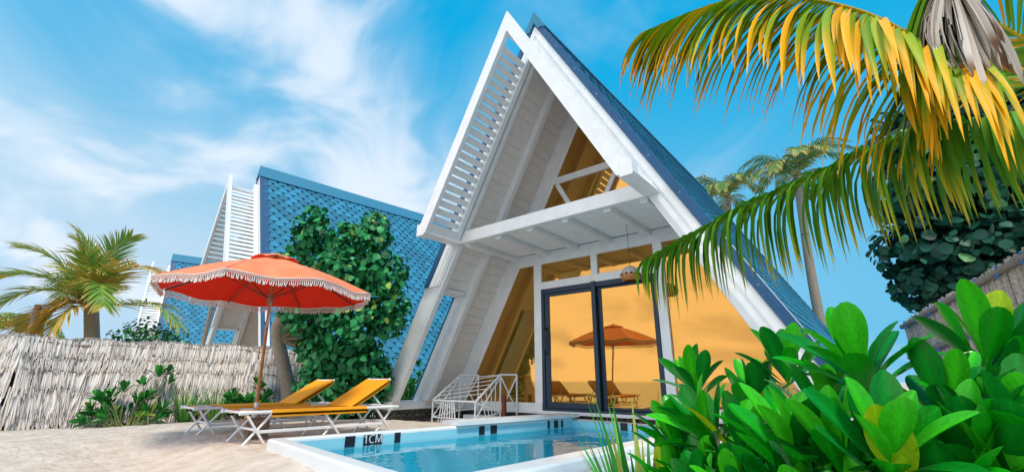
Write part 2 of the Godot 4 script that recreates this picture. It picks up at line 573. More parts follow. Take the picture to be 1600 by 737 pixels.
# sloped member on side s between the lines w0 (outer) and w1 (inner), from y0 up to y1 (or the ridge), z0..z1
func rake(mb: MB, s: int, w0: float, w1: float, y0: float, y1: float, z0: float, z1: float) -> void:
	var t0: float = minf(y1, w0 / K)
	var t1: float = minf(y1, w1 / K)
	mb.prism([rp(s, w0, y0, z0), rp(s, w0, t0, z0), rp(s, w1, t1, z0), rp(s, w1, y0, z0)], Vector3(0, 0, z1 - z0))

func house(label: String, at: Vector3, turn: float, level: int) -> Node3D:
	# level 2: the near house; 1: second; 0: far
	var h := thing("a_frame_house", label, "house", at, turn, "blue roofed A-frame houses in a row")
	var WP: Material = M.white_paint
	var back := -8.2
	var mb: MB
	for s: int in [-1, 1]:
		mb = MB.new()
		rake(mb, s, 4.0, 3.76, -0.1, 99.0, back, 0.92)
		rake(mb, s, 4.0, 3.76, 2.27 if s < 0 else -0.1, 99.0, 0.92, 1.70)
		var roof := obj(mb, "roof_slope", M.roof_base, h)
		shingles(roof, s, back, level)
		mb = MB.new()     # inner lining seen from below
		rake(mb, s, 3.757, 3.74, 0.0, 99.0, back, 0.85)
		rake(mb, s, 3.757, 3.74, 2.27 if s < 0 else 0.0, 99.0, 0.85, 1.62)
		var lining := obj(mb, "lining", M.white_board, h)
		if level == 2: boards(lining, s)
		# edge of the opening in the front bay
		if s < 0:
			mb = MB.new()
			mb.prism([rp(s, 3.99, 2.262, 0.94), rp(s, 3.70, 2.262, 0.94), rp(s, 3.70, 2.20, 0.94), rp(s, 3.99, 2.20, 0.94)], Vector3(0, 0, 0.68))
			obj(mb, "opening_trim", WP, h)
		# rafters
		mb = MB.new(); rake(mb, s, 4.05, 3.56, 0.13, 2.27, 1.60, 1.70); rake(mb, s, 3.995, 3.56, 2.27, 99.0, 1.60, 1.699)
		obj(mb, "front_rafter", WP, h)
		mb = MB.new(); rake(mb, s, 3.742, 3.56, 0.13, 99.0, 0.78, 0.90)
		obj(mb, "rafter", WP, h)
		mb = MB.new(); rake(mb, s, 3.992, 3.742, 0.13, 2.2, 0.86, 0.925); rake(mb, s, 3.90, 3.80, 0.13, 2.2, 0.925, 0.945)
		obj(mb, "corner_board", WP, h)
		# barge board in two steps, then the blue flashing
		var y0 := 2.27 if s < 0 else -0.05
		mb = MB.new()
		rake(mb, s, 3.998, 3.62, y0, 99.0, 1.70, 1.735)
		rake(mb, s, 3.90, 3.78, y0, 99.0, 1.735, 1.75)
		rake(mb, s, 3.72, 3.66, y0, 99.0, 1.735, 1.748)
		obj(mb, "barge_board", WP, h)
		mb = MB.new()
		rake(mb, s, 4.04, 3.915, y0, 99.0, 1.752, 1.766)
		rake(mb, s, 4.045, 4.012, y0, 99.0, 1.55, 1.765)
		var fl := obj(mb, "flashing", M.blue_metal, h)
		if level == 2 and s > 0:
			for q in 9:
				var sc := MB.new()
				sc.lathe(rp(s, 3.975, 0.9 + q * 0.68, 1.766), [Vector2(0.0, 0.006), Vector2(0.010, 0.005), Vector2(0.013, 0.0)], 8, Vector3.BACK)
				obj(sc, "screw", M.letter_white, fl)
		if s < 0:
			mb = MB.new()
			rake(mb, s, 4.02, 3.985, -0.05, 2.2, 0.90, 0.935)
			obj(mb, "edge_flashing", M.blue_metal, h)
		# ridge cap
		mb = MB.new()
		rake(mb, s, 4.085, 4.045, 6.92, 99.0, back - 0.03, 1.785)
		rake(mb, s, 4.083, 3.94, 6.95, 99.0, 1.766, 1.784)
		obj(mb, "ridge_cap", M.shingle_cap, h)
		# projecting gable frame with louvre slats
		mb = MB.new()
		rake(mb, s, 3.757, 3.52, 3.02, 99.0, 2.52, 2.60)
		obj(mb, "gable_rake", WP, h)
		mb = MB.new()
		rake(mb, s, 3.70, 3.54, 3.2, 99.0, 1.76, 1.86)
		obj(mb, "louvre_rail", WP, h)
		mb = MB.new()
		rake(mb, s, 3.755, 3.54, 3.02, 3.20, 1.75, 2.52)
		obj(mb, "gable_tie", WP, h)
		var sl := MB.new()
		sl.bar(Vector3(0, 0, 1.86), Vector3(0, 0, 2.52), 0.12, 0.016, Vector3(s * 0.75, 0.66, 0), 0.003)
		var slat := sl.mesh()
		for q in 22:
			var y := 3.31 + q * 0.137
			put(slat, "louvre_slat", WP, h, Transform3D(Basis.IDENTITY, rp(s, 3.64, y, 0.0)))
			if level == 2 and s < 0:
				var bo := MB.new()
				bo.lathe(rp(s, 3.60, y - 0.015, 1.878), [Vector2(0.0, 0.004), Vector2(0.010, 0.003), Vector2(0.011, 0.0)], 6, Vector3.BACK)
				obj(bo, "bolt", M.dark_metal, h)
	mb = MB.new()      # ridge tie of the projecting frame, short stubs at its feet
	mb.box(Vector3(-0.05, 6.32, 1.76), Vector3(0.05, 6.44, 2.52))
	obj(mb, "gable_ridge", WP, h)
	for s: int in [-1, 1]:
		mb = MB.new()
		mb.box(Vector3(s * 1.98 - 0.09, 2.985, 2.42), Vector3(s * 1.98 + 0.09, 3.20, 2.606))
		obj(mb, "gable_foot", WP, h)
		mb = MB.new()
		mb.bar(Vector3(s * 1.90, 3.09, 1.72), Vector3(s * 1.90, 3.09, 2.50), 0.11, 0.15)
		obj(mb, "gable_bracket", WP, h)
	# collar beam, porch ceiling, joists
	mb = MB.new(); mb.box(Vector3(-1.86, 3.027, 1.60), Vector3(1.86, 3.253, 1.712)); obj(mb, "collar_beam", WP, h)
	mb = MB.new()
	var z := 0.07
	while z < 1.58:
		mb.bar(Vector3(-2.05, 3.10, z + 0.03), Vector3(2.05, 3.10, z + 0.03), 0.056, 0.03, Vector3.UP, 0.008)
		z += 0.06
	stuff(obj(mb, "ceiling_planks", WP, h))
	mb = MB.new(); mb.box(Vector3(-2.0, 3.116, 0.0), Vector3(2.0, 3.16, 1.60)); obj(mb, "ceiling_deck", WP, h)
	for x in [-1.78, -1.0, -0.28, 0.43, 1.19, 1.78]:
		mb = MB.new(); mb.box(Vector3(x - 0.06, 2.985, 0.062), Vector3(x + 0.06, 3.084, 1.598)); obj(mb, "joist", WP, h)
	# glass wall frame (plane z = 0), local x = world x - 1.153
	var X := -1.153
	for s: int in [-1, 1]:
		mb = MB.new(); rake(mb, s, 3.742, 3.40, 0.13, 99.0, -0.07, 0.05); rake(mb, s, 3.41, 3.31, 0.13, 99.0, -0.05, 0.025)
		obj(mb, "gable_window_frame", WP, h)
	var fr := [[X - 0.186, X, 0.13, 2.84, 0.058], [X + 2.402, X + 2.565, 0.13, 2.84, 0.058], [X + 1.165, X + 1.30, 2.456, 2.84, 0.056], [X + 0.001, X + 2.401, 2.302, 2.455, 0.057]]
	for q in fr:
		mb = MB.new(); mb.box(Vector3(q[0], q[2], -0.06), Vector3(q[1], q[3], q[4])); obj(mb, "mullion", WP, h)
	mb = MB.new(); mb.box(Vector3(-1.80, 2.841, -0.06), Vector3(1.80, 3.083, 0.06)); obj(mb, "header", WP, h)
	mb = MB.new(); mb.box(Vector3(-1.55, 3.25, -0.05), Vector3(1.55, 3.42, 0.05)); obj(mb, "gable_sill", WP, h)
	mb = MB.new(); mb.box(Vector3(-0.78, 4.54, -0.045), Vector3(0.78, 4.69, 0.045)); obj(mb, "gable_muntin", WP, h)
	for s: int in [-1, 1]:
		mb = MB.new(); mb.bar(Vector3(s * 0.70, 4.52, 0.0), Vector3(s * 0.10, 3.43, 0.0), 0.09, 0.10, Vector3.RIGHT); obj(mb, "gable_brace", WP, h)
	# door
	var door := Node3D.new(); door.name = "sliding_door"; h.add_child(door, true)
	mb = MB.new()
	mb.box(Vector3(X + 0.002, 0.0, -0.05), Vector3(X + 0.075, 2.3, 0.075)); mb.box(Vector3(X + 2.335, 0.0, -0.05), Vector3(X + 2.40, 2.3, 0.075))
	mb.box(Vector3(X + 0.075, 2.205, -0.05), Vector3(X + 2.335, 2.3, 0.074)); mb.box(Vector3(X + 0.075, 0.0, -0.05), Vector3(X + 2.335, 0.045, 0.074))
	obj(mb, "door_frame", M.door_blue, door)
	mb = MB.new()
	mb.box(Vector3(X + 0.085, 0.05, 0.03), Vector3(X + 0.20, 2.2, 0.066)); mb.box(Vector3(X + 1.165, 0.045, 0.032), Vector3(X + 1.25, 2.31, 0.098))
	mb.box(Vector3(X + 0.20, 2.135, 0.031), Vector3(X + 1.165, 2.2, 0.065)); mb.box(Vector3(X + 0.20, 0.05, 0.031), Vector3(X + 1.165, 0.15, 0.065))
	obj(mb, "sliding_leaf", M.door_blue, door)
	mb = MB.new()
	mb.box(Vector3(X + 1.25, 0.05, -0.03), Vector3(X + 1.33, 2.2, 0.012)); mb.box(Vector3(X + 2.30, 0.05, -0.03), Vector3(X + 2.334, 2.2, 0.012))
	mb.box(Vector3(X + 1.33, 2.165, -0.029), Vector3(X + 2.30, 2.2, 0.011)); mb.box(Vector3(X + 1.33, 0.05, -0.029), Vector3(X + 2.30, 0.095, 0.011))
	obj(mb, "fixed_leaf", M.door_blue, door)
	mb = MB.new()
	mb.tube([Vector3(X + 0.135, 1.02, 0.066), Vector3(X + 0.135, 1.04, 0.12), Vector3(X + 0.135, 1.12, 0.13), Vector3(X + 0.135, 1.42, 0.13), Vector3(X + 0.135, 1.5, 0.12), Vector3(X + 0.135, 1.52, 0.066)], 0.018, 8)
	obj(mb, "handle", M.dark_metal, door)
	var gp := func(called: String, pts: Array, par: Node3D) -> void:
		var g := MB.new()
		g.prism(pts, Vector3(0, 0, 0.008))
		obj(g, called, M.gold_glass, par)
	gp.call("pane", [Vector3(X + 0.195, 0.145, 0.044), Vector3(X + 1.17, 0.145, 0.044), Vector3(X + 1.17, 2.14, 0.044), Vector3(X + 0.195, 2.14, 0.044)], door)
	gp.call("pane", [Vector3(X + 1.325, 0.09, -0.012), Vector3(X + 2.305, 0.09, -0.012), Vector3(X + 2.305, 2.17, -0.012), Vector3(X + 1.325, 2.17, -0.012)], door)
	gp.call("transom_pane", [Vector3(X - 0.003, 2.45, 0.0), Vector3(X + 1.17, 2.45, 0.0), Vector3(X + 1.17, 2.845, 0.0), Vector3(X - 0.003, 2.845, 0.0)], h)
	gp.call("transom_pane", [Vector3(X + 1.295, 2.45, 0.0), Vector3(X + 2.405, 2.45, 0.0), Vector3(X + 2.405, 2.845, 0.0), Vector3(X + 1.295, 2.845, 0.0)], h)
	gp.call("side_pane", [rp(-1, 3.33, 0.12, 0.0), Vector3(X - 0.18, 0.12, 0.0), Vector3(X - 0.18, 2.845, 0.0), rp(-1, 3.33, 2.845, 0.0)], h)
	gp.call("side_pane", [rp(1, 3.33, 0.12, 0.0), Vector3(X + 2.56, 0.12, 0.0), Vector3(X + 2.56, 2.845, 0.0), rp(1, 3.33, 2.845, 0.0)], h)
	gp.call("gable_pane", [rp(-1, 3.33, 4.68, 0.0), rp(1, 3.33, 4.68, 0.0), Vector3(0, 3.33 / K, 0.0)], h)
	gp.call("gable_pane", [rp(-1, 3.33, 3.40, 0.0), rp(1, 3.33, 3.40, 0.0), rp(1, 3.33, 4.55, 0.0), rp(-1, 3.33, 4.55, 0.0)], h)
	# base beams, sill, foundation
	for s: int in [-1, 1]:
		mb = MB.new(); mb.box(Vector3(s * 3.82 - 0.24, -0.02, -0.1), Vector3(s * 3.82 + 0.24, 0.13, 1.78)); obj(mb, "base_beam", WP, h)
	mb = MB.new(); mb.box(Vector3(-3.58, -0.035, -0.06), Vector3(X, 0.129, 0.085)); obj(mb, "sill_beam", WP, h)
	mb = MB.new(); mb.box(Vector3(X + 2.40, -0.035, -0.06), Vector3(3.58, 0.129, 0.085)); obj(mb, "sill_beam", WP, h)
	mb = MB.new(); mb.box(Vector3(-3.58, -0.056, -0.06), Vector3(3.58, -0.036, 0.13)); mb.box(Vector3(X + 0.001, -0.036, -0.06), Vector3(X + 2.399, -0.001, 0.12)); obj(mb, "door_sill", WP, h)
	mb = MB.new()
	mb.box(Vector3(-3.56, -0.6, -0.5), Vector3(3.56, -0.057, 0.05)); mb.box(Vector3(-4.05, -0.6, -8.0), Vector3(-3.62, -0.021, 1.74)); mb.box(Vector3(3.62, -0.6, -8.0), Vector3(4.05, -0.021, 1.74))
	var fo := obj(mb, "foundation", M.mortar, h)
	if level == 2: stones(fo)
	# room behind the glass
	mb = MB.new(); mb.box(Vector3(-3.6, -0.08, -8.1), Vector3(3.6, -0.002, -0.062)); obj(mb, "room_floor", M.room, h)
	mb = MB.new(); mb.prism([rp(-1, 3.74, 0, -4.2), rp(1, 3.74, 0, -4.2), Vector3(0, 3.74 / K, -4.2)], Vector3(0, 0, -0.1)); obj(mb, "room_wall", M.room, h)
	if level == 2:
		# curtain hanging behind the left side window
		var rows := []
		for i in 24:
			var x := -3.25 + i * 0.085
			var top: float = minf(2.8, (3.30 + x) / K + 0.0)
			rows.push_back([Vector3(x, 0.1, -0.32 + 0.05 * sin(i * 1.7)), Vector3(x, maxf(top, 0.15), -0.30 + 0.05 * sin(i * 1.7 + 0.4))])
		mb = MB.new(); mb.sheet(rows, Vector3.BACK); obj(mb, "curtain", M.curtain, h)
	return h

func boards(par: Node3D, s: int) -> void:
	var len_up := sqrt(1.0 + K * K)
	for bay in [[0.055, 0.775, 0.15], [0.905, 1.595, 2.28 if s < 0 else 0.15]]:
		var y: float = bay[2]
		while y < 6.45:
			var dy: float = 0.195 / len_up * 1.0
			var m := MB.new()
			var w0 := 3.742; var w1 := 3.722 - 0.004 * sin(y * 9.0)
			var g := 0.0028
			m.prism([rp(s, w0, y + g, bay[0]), rp(s, w1, y + g, bay[0]), rp(s, w1, y + dy - g, bay[0]), rp(s, w0, y + dy - g, bay[0])], Vector3(0, 0, bay[1] - bay[0]))
			obj(m, "lining_board", M.white_board, par)
			y += dy

func stones(par: Node3D) -> void:
	var r := RandomNumberGenerator.new(); r.seed = 4
	for row in 2:
		var x := -3.55
		while x < 3.5:
			var w := r.randf_range(0.10, 0.24)
			var y0 := -0.158 - row * 0.11
			stone(par, Vector3(x + w * 0.5, y0 + 0.05, 0.055), Vector3(w * 0.5 - 0.008, r.randf_range(0.040, 0.054), r.randf_range(0.035, 0.055)), r)
			x += w
	for row in 3:
		var z := 0.12
		while z < 1.72:
			var w := r.randf_range(0.10, 0.24)
			stone(par, Vector3(-3.615, -0.07 - row * 0.105, z + w * 0.5), Vector3(r.randf_range(0.03, 0.05), r.randf_range(0.040, 0.052), w * 0.5 - 0.008), r)
			z += w

func stone(par: Node3D, at: Vector3, half: Vector3, r: RandomNumberGenerator) -> void:
	var m := MB.new()
	var rows := []
	for i in 6:
		var row := []
		for j in 9:
			var th := PI * i / 5.0; var ph := TAU * (j % 8) / 8.0
			var d := Vector3(sin(th) * cos(ph), cos(th), sin(th) * sin(ph))
			d = Vector3(signf(d.x) * pow(absf(d.x), 0.5), signf(d.y) * pow(absf(d.y), 0.5), signf(d.z) * pow(absf(d.z), 0.5))
			row.push_back(at + d * half * (1.0 + 0.10 * sin(j * 2.1 + i * 1.3 + at.x * 40.0) * (0.0 if i == 0 or i == 5 else 1.0)))
		rows.push_back(row)
	m.sheet(rows)
	m.outward(at)
	obj(m, "stone", M.stone, par)

func shingles(par: Node3D, s: int, back: float, level: int) -> void:
	# tabs laid in courses on the slope, every second tab stepped down
	var len_up := sqrt(1.0 + K * K)
	var up := Vector3(-s * K, 1.0, 0).normalized()
	var out := Vector3(s * 1.0, K, 0).normalized()
	var m := MB.new()
	var th := 0.022
	var wv := 0.122
	m.prism([Vector3(-wv, 0.24, 0), Vector3(wv, 0.24, 0), Vector3(wv, 0.06, 0), Vector3(wv * 0.8, 0, 0), Vector3(-wv * 0.8, 0, 0), Vector3(-wv, 0.06, 0)], Vector3(0, 0, th))
	var mesh := m.mesh()
	var at := []
	var cols := []
	var row := 0
	var u := 0.02
	var r := RandomNumberGenerator.new(); r.seed = 90 + s
	while u < 8.05:
		var z := back + (0.16 if row % 2 else 0.0)
		while z < 1.58:
			var p := rp(s, 4.0, -0.1, z) + up * u
			if s < 0 and z > 0.75 and p.y < 2.2:
				z += 0.32
				continue
			# x axis along z, y axis up the slope, z axis outwards; tilted so that the lower edge stands proud
			var b := Basis(Vector3(0, 0, -s), up, out)
			b = b * Basis(Vector3.RIGHT, -0.075)
			at.push_back(Transform3D(b, p + out * 0.020))
			var t := r.randf_range(0.72, 1.22)
			cols.push_back(Color(0.03 * t, 0.28 * t, 0.46 * t))
			z += 0.32
		u += 0.178
		row += 1
	var one := 300 if (s > 0 and level >= 1) else 0
	var near := []
	if one:
		# those nearest the front and the ridge show largest
		var order := range(at.size())
		order.sort_custom(func(a, b): return at[a].origin.z * 1.0 + at[a].origin.y * 0.6 > at[b].origin.z * 1.0 + at[b].origin.y * 0.6)
		near = order.slice(0, one)
		for i in near:
			var o := put(mesh, "shingle", M["shingle_%d" % r.randi_range(0, 3)], par, at[i])
	var rest_at := []
	var rest_c := []
	var skip := {}
	for i in near: skip[i] = true
	for i in at.size():
		if not skip.has(i):
			rest_at.push_back(at[i]); rest_c.push_back(cols[i])
	multi(mesh, "shingles", M.shingle, par, rest_at, rest_c)

func houses() -> void:
	for i in 4:
		var t: float = [0.74, 0.92, 1.06, 1.20][i]
		textured(mat("shingle_%d" % i, lin(0.03 * t, 0.28 * t, 0.46 * t), 0.7), M.shingle.albedo_texture, 2.2, M.shingle.heightmap_texture, 0.2)
	textured(mat("shingle_cap", lin(0.04, 0.27, 0.44), 0.7), M.shingle.albedo_texture, 2.2, M.shingle.heightmap_texture, 0.2)
	house("large white A-frame house with gold mirrored glass doors behind the pool", Vector3(1.153, 0, 0), 0.0, 2)
	house("A-frame house with blue shingle roof behind the orange umbrella and round tree", Vector3(-9.71, 0, 0.426), -0.109, 1)
	house("farthest A-frame house half hidden behind the coconut palm", Vector3(-24.9, 0, -1.3), -0.2, 0)

# ---------------------------------------------------------------- furniture
func umbrella() -> void:
	var base := Vector3(-1.06, sand_y(-1.06, 4.80), 4.80)
	var top := Vector3(-0.93, 2.13, 4.94)
	var t := thing("patio_umbrella", "orange fringed beach umbrella on a bamboo pole between two loungers", "umbrella", base)
	var axis := (top - base).normalized()
	var hh := (top - base).length()
	var s0 := axis.cross(Vector3(0, 0, 1)).normalized()
	var u0 := s0.cross(axis).normalized()
	var P := func(r: float, a: float, y: float) -> Vector3: return axis * hh + Vector3(r * cos(a), y - hh, r * sin(a))
	var mb := MB.new()
	mb.tube([axis * 0.3, axis * (hh - 0.12)], [0.021, 0.019], 12)
	obj(mb, "pole", M.bamboo, t)
	mb = MB.new(); mb.tube([axis * 0.2, axis * 0.42], 0.027, 12); obj(mb, "sleeve", M.pool_white, t)
	mb = MB.new(); mb.tube([axis * (hh - 0.14), axis * (hh - 0.03), axis * (hh + 0.02), axis * (hh + 0.05)], [0.02, 0.03, 0.025, 0.008], 10); obj(mb, "finial", M.brown_wood, t)
	var R0 := 1.29
	var rimy := hh - 0.50
	var capy := hh - 0.03
	var ph0 := -0.03
	var n := 9
	for k in 8:
		var a0 := ph0 + TAU * k / 8.0
		var a1 := a0 + TAU / 8.0
		var rows := []
		for i in n:
			var f := 0.11 + 0.89 * i / (n - 1.0)
			var row := []
			for j in 9:
				var g := j / 8.0
				var pa: Vector3 = P.call(R0 * f, a0, lerpf(capy, rimy, f)) 
				var pb: Vector3 = P.call(R0 * f, a1, lerpf(capy, rimy, f))
				var p := pa.lerp(pb, g)
				p -= Vector3.UP * (0.03 * sin(PI * g) * f * (0.6 + 0.4 * f)) - Vector3.UP * (0.045 * sin(PI * f))
				p += Vector3.UP * 0.012 * f * sin(g * 9.0 + k * 2.0)
				row.push_back(p)
			rows.push_back(row)
		mb = MB.new(); mb.sheet(rows, Vector3.UP)
		var under := []
		for rr in rows:
			var q := []
			for p in rr: q.push_back(p - Vector3.UP * 0.004)
			under.push_back(q)
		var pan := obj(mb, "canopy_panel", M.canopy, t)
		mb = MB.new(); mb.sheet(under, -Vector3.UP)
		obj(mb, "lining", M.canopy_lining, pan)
		# valance fringe: knotted netting and tassels along the rim
		var edge: Array = rows[n - 1]
		var fb := MB.new()
		var cnt := 46
		for q in cnt:
			var g: float = (q + 0.5) / cnt * 8.0
			var i0: int = mini(int(g), 7)
			var p: Vector3 = (edge[i0] as Vector3).lerp(edge[i0 + 1], g - i0)
			var al: Vector3 = (edge[8] - edge[0]).normalized()
			var ou := al.cross(Vector3.UP).normalized()
			var ln := rng.randf_range(0.042, 0.060)
			var sw := Vector3(rng.randf_range(-0.012, 0.012), 0, rng.randf_range(-0.012, 0.012))
			var w := 0.0062
			# crossing threads of the netting
			fb.bar(p, p + al * 0.022 - Vector3.UP * 0.036, 0.004, 0.003, ou, 0.0)
			fb.bar(p + al * 0.022, p - Vector3.UP * 0.036, 0.004, 0.003, ou, 0.0)
			var k0 := p - Vector3.UP * 0.034
			fb.tube([k0, k0 - Vector3.UP * 0.012, k0 - Vector3.UP * (ln * 0.6) + sw * 0.5, k0 - Vector3.UP * ln + sw], [0.004, w, w * 0.95, w * 1.15], 5)
		stuff(obj(fb, "fringe", M.fringe, pan))
		# hem cord
		var hc := MB.new(); hc.tube(edge, 0.006, 5); obj(hc, "hem", M.fringe, pan)
		# rib
		mb = MB.new()
		mb.tube([P.call(0.04, a0, capy - 0.05), P.call(R0 * 0.5, a0, lerpf(capy, rimy, 0.5) + 0.012), P.call(R0 * 0.985, a0, rimy - 0.012)], 0.011, 6)
		var rib := obj(mb, "rib", M.red_wood, t)
		mb = MB.new()
		mb.tube([P.call(0.03, a0, capy - 0.55), P.call(R0 * 0.5, a0, lerpf(capy, rimy, 0.5) - 0.005)], 0.008, 6)
		obj(mb, "strut", M.red_wood, rib)
		# vent cap above the top of the canopy
		rows = []
		for i in 4:
			var f := 0.02 + 0.22 * i / 3.0
			var row := []
			for j in 5:
				var g := j / 4.0
				var p: Vector3 = (P.call(R0 * f, a0, lerpf(hh + 0.005, rimy, f) + 0.03) as Vector3).lerp(P.call(R0 * f, a1, lerpf(hh + 0.005, rimy, f) + 0.03), g)
				p += Vector3.UP * (0.03 * sin(PI * g) * (i / 3.0))
				row.push_back(p)
			rows.push_back(row)
		mb = MB.new(); mb.sheet(rows, Vector3.UP); obj(mb, "vent_flap", M.canopy, t)
	mb = MB.new(); mb.tube([axis * (capy - 0.62), axis * (capy - 0.50)], 0.036, 10); obj(mb, "hub", M.brown_wood, t)
	mb = MB.new()
	mb.tube([axis * (capy - 0.60) + s0 * 0.03, axis * (capy - 0.8) + s0 * 0.045, axis * (capy - 0.93) + s0 * 0.02 + u0 * 0.02, axis * (capy - 0.85) - s0 * 0.01 + u0 * 0.03], 0.007, 5)
	obj(mb, "rope", M.fringe, t)
	# wooden base box the pole stands in
	var bx := thing("umbrella_base", "square brown wooden base block of the umbrella under the lounger", "umbrella base", base)
	mb = MB.new(); mb.box(Vector3(-0.13, -0.10, -0.13), Vector3(0.13, 0.22, 0.13), 0.01); obj(mb, "block", M.brown_wood, bx)
	mb = MB.new(); mb.box(Vector3(-0.10, 0.221, -0.10), Vector3(0.10, 0.24, 0.10)); obj(mb, "lid", M.brown_wood, bx)

func make_lounger(label: String, at: Vector3, turn: float) -> void:
	# local: foot end at z = 0, head towards -z, x across, y from the sand
	var t := thing("sun_lounger", label, "sun lounger", at, turn, "orange sling sun loungers on the sand")
	var H := 0.325; var W := 0.31; var L := 2.0; var hz := -1.28
	var mb: MB
	for s: int in [-1, 1]:
		mb = MB.new(); mb.tube([Vector3(s * W, H, 0.02), Vector3(s * W, H, -L)], 0.019, 10); obj(mb, "side_rail", M.white_paint, t)
		for q in [[-0.04, -0.34], [-0.92, -1.2], [-L + 0.34, -L + 0.06]]:
			var x: float = s * (W - 0.012)
			mb = MB.new(); mb.bar(Vector3(x, H - 0.01, q[0]), Vector3(x, -0.02, q[1] + (0.06 if q[0] > -0.1 else 0.0)), 0.022, 0.034, Vector3.RIGHT); obj(mb, "leg", M.white_paint, t)
			x = s * (W - 0.05)
			mb = MB.new(); mb.bar(Vector3(x, H - 0.01, q[1]), Vector3(x, -0.02, q[0] - 0.02), 0.022, 0.034, Vector3.RIGHT); obj(mb, "leg", M.white_paint, t)
	for q in [[0.0, H], [-L, H], [-0.19, 0.13], [-1.82, 0.13]]:
		mb = MB.new(); mb.tube([Vector3(-W, q[1], q[0]), Vector3(W, q[1], q[0])], 0.015, 8); obj(mb, "crossbar", M.white_paint, t)
	for s: int in [-1, 1]:
		mb = MB.new(); mb.bar(Vector3(s * (W - 0.03), 0.115, -0.2), Vector3(s * (W - 0.03), 0.115, -1.82), 0.02, 0.035); obj(mb, "stretcher", M.white_paint, t)
	# sling seat with sewn sleeves round the rails and a slight sag
	var sling := func(z0: float, z1: float, wd: float) -> void:
		var rows := []
		var nz := 14
		for i in nz + 1:
			var z := lerpf(z0, z1, i / float(nz))
			var row := []
			var half := [[wd, -0.052], [wd + 0.003, -0.01], [wd - 0.006, 0.019], [wd - 0.022, 0.026], [wd - 0.05, 0.024], [wd * 0.6, 0.018], [wd * 0.3, 0.015], [0.0, 0.014]]
			for j in 15:
				var q: Array = half[j] if j < 8 else half[14 - j]
				row.push_back(Vector3(q[0] * (-1.0 if j < 8 else 1.0), H + q[1], z))
			rows.push_back(row)
		var b := MB.new(); b.sheet(rows, Vector3.UP)
		for r in rows:
			for k in r.size(): r[k] -= Vector3(0, 0.004, 0)
		b.sheet(rows, Vector3.DOWN)
		obj(b, "seat_sling", M.orange_sling, t)
	sling.call(-0.03, -0.10, W - 0.03)
	sling.call(-0.30, -1.50, W + 0.024)
	# corner sleeves in white
	for s: int in [-1, 1]:
		mb = MB.new(); mb.tube([Vector3(s * W, H, 0.035), Vector3(s * W, H, -0.02)], 0.026, 10); obj(mb, "corner_cap", M.white_paint, t)
	# backrest: frame, sling, prop
	var b0 := Vector3(0, H + 0.02, hz)
	var b1 := Vector3(0, H + 0.36, hz - 0.56)
	var up := (b1 - b0).normalized()
	var nr := up.cross(Vector3.RIGHT).normalized()
	for s: int in [-1, 1]:
		mb = MB.new(); mb.tube([b0 + Vector3(s * (W - 0.03), 0, 0), b1 + Vector3(s * (W - 0.03), 0, 0) + up * 0.02], 0.016, 8); obj(mb, "backrest_rail", M.white_paint, t)
		mb = MB.new(); mb.bar(b0.lerp(b1, 0.55) + Vector3(s * (W - 0.06), -0.01, 0), Vector3(s * (W - 0.06), H, -1.78), 0.016, 0.022); obj(mb, "prop", M.white_paint, t)
	mb = MB.new(); mb.tube([b1 + Vector3(-W + 0.01, 0, 0), b1 + Vector3(W - 0.01, 0, 0)], 0.016, 8); obj(mb, "backrest_bar", M.white_paint, t)
	var rows := []
	for i in 9:
		var f := -0.02 + 1.0 * i / 8.0
		var row := []
		var half := [[W + 0.0, -0.03], [W + 0.004, 0.0], [W - 0.006, 0.018], [W - 0.03, 0.020], [W * 0.5, 0.012], [0.0, 0.010]]
		for j in 11:
			var q: Array = half[j] if j < 6 else half[10 - j]
			row.push_back(b0.lerp(b1, f) + Vector3(q[0] * (-1.0 if j < 6 else 1.0), 0, 0) + nr * q[1] * (1.0 if nr.y > 0 else -1.0))
		rows.push_back(row)
	mb = MB.new(); mb.sheet(rows, Vector3(0, 1, 0.7)); obj(mb, "backrest_sling", M.orange_sling, t)
	for r in rows:
		for k in r.size(): r[k] -= Vector3(0, 0.03, -0.02) * 1.0
	mb = MB.new(); mb.sheet(rows, Vector3(0, -1, -0.7)); obj(mb, "backrest_underside", M.orange_sling, t)

func loungers() -> void:
	make_lounger("orange sling sun lounger beside the pool, nearer of the two", Vector3(-0.72, sand_y(-0.7, 4.2) - 0.0, 5.20), deg_to_rad(-4.0))
	make_lounger("orange sling sun lounger behind the umbrella pole, farther from the pool", Vector3(-2.22, sand_y(-2.2, 4.2), 5.18), deg_to_rad(-4.0))

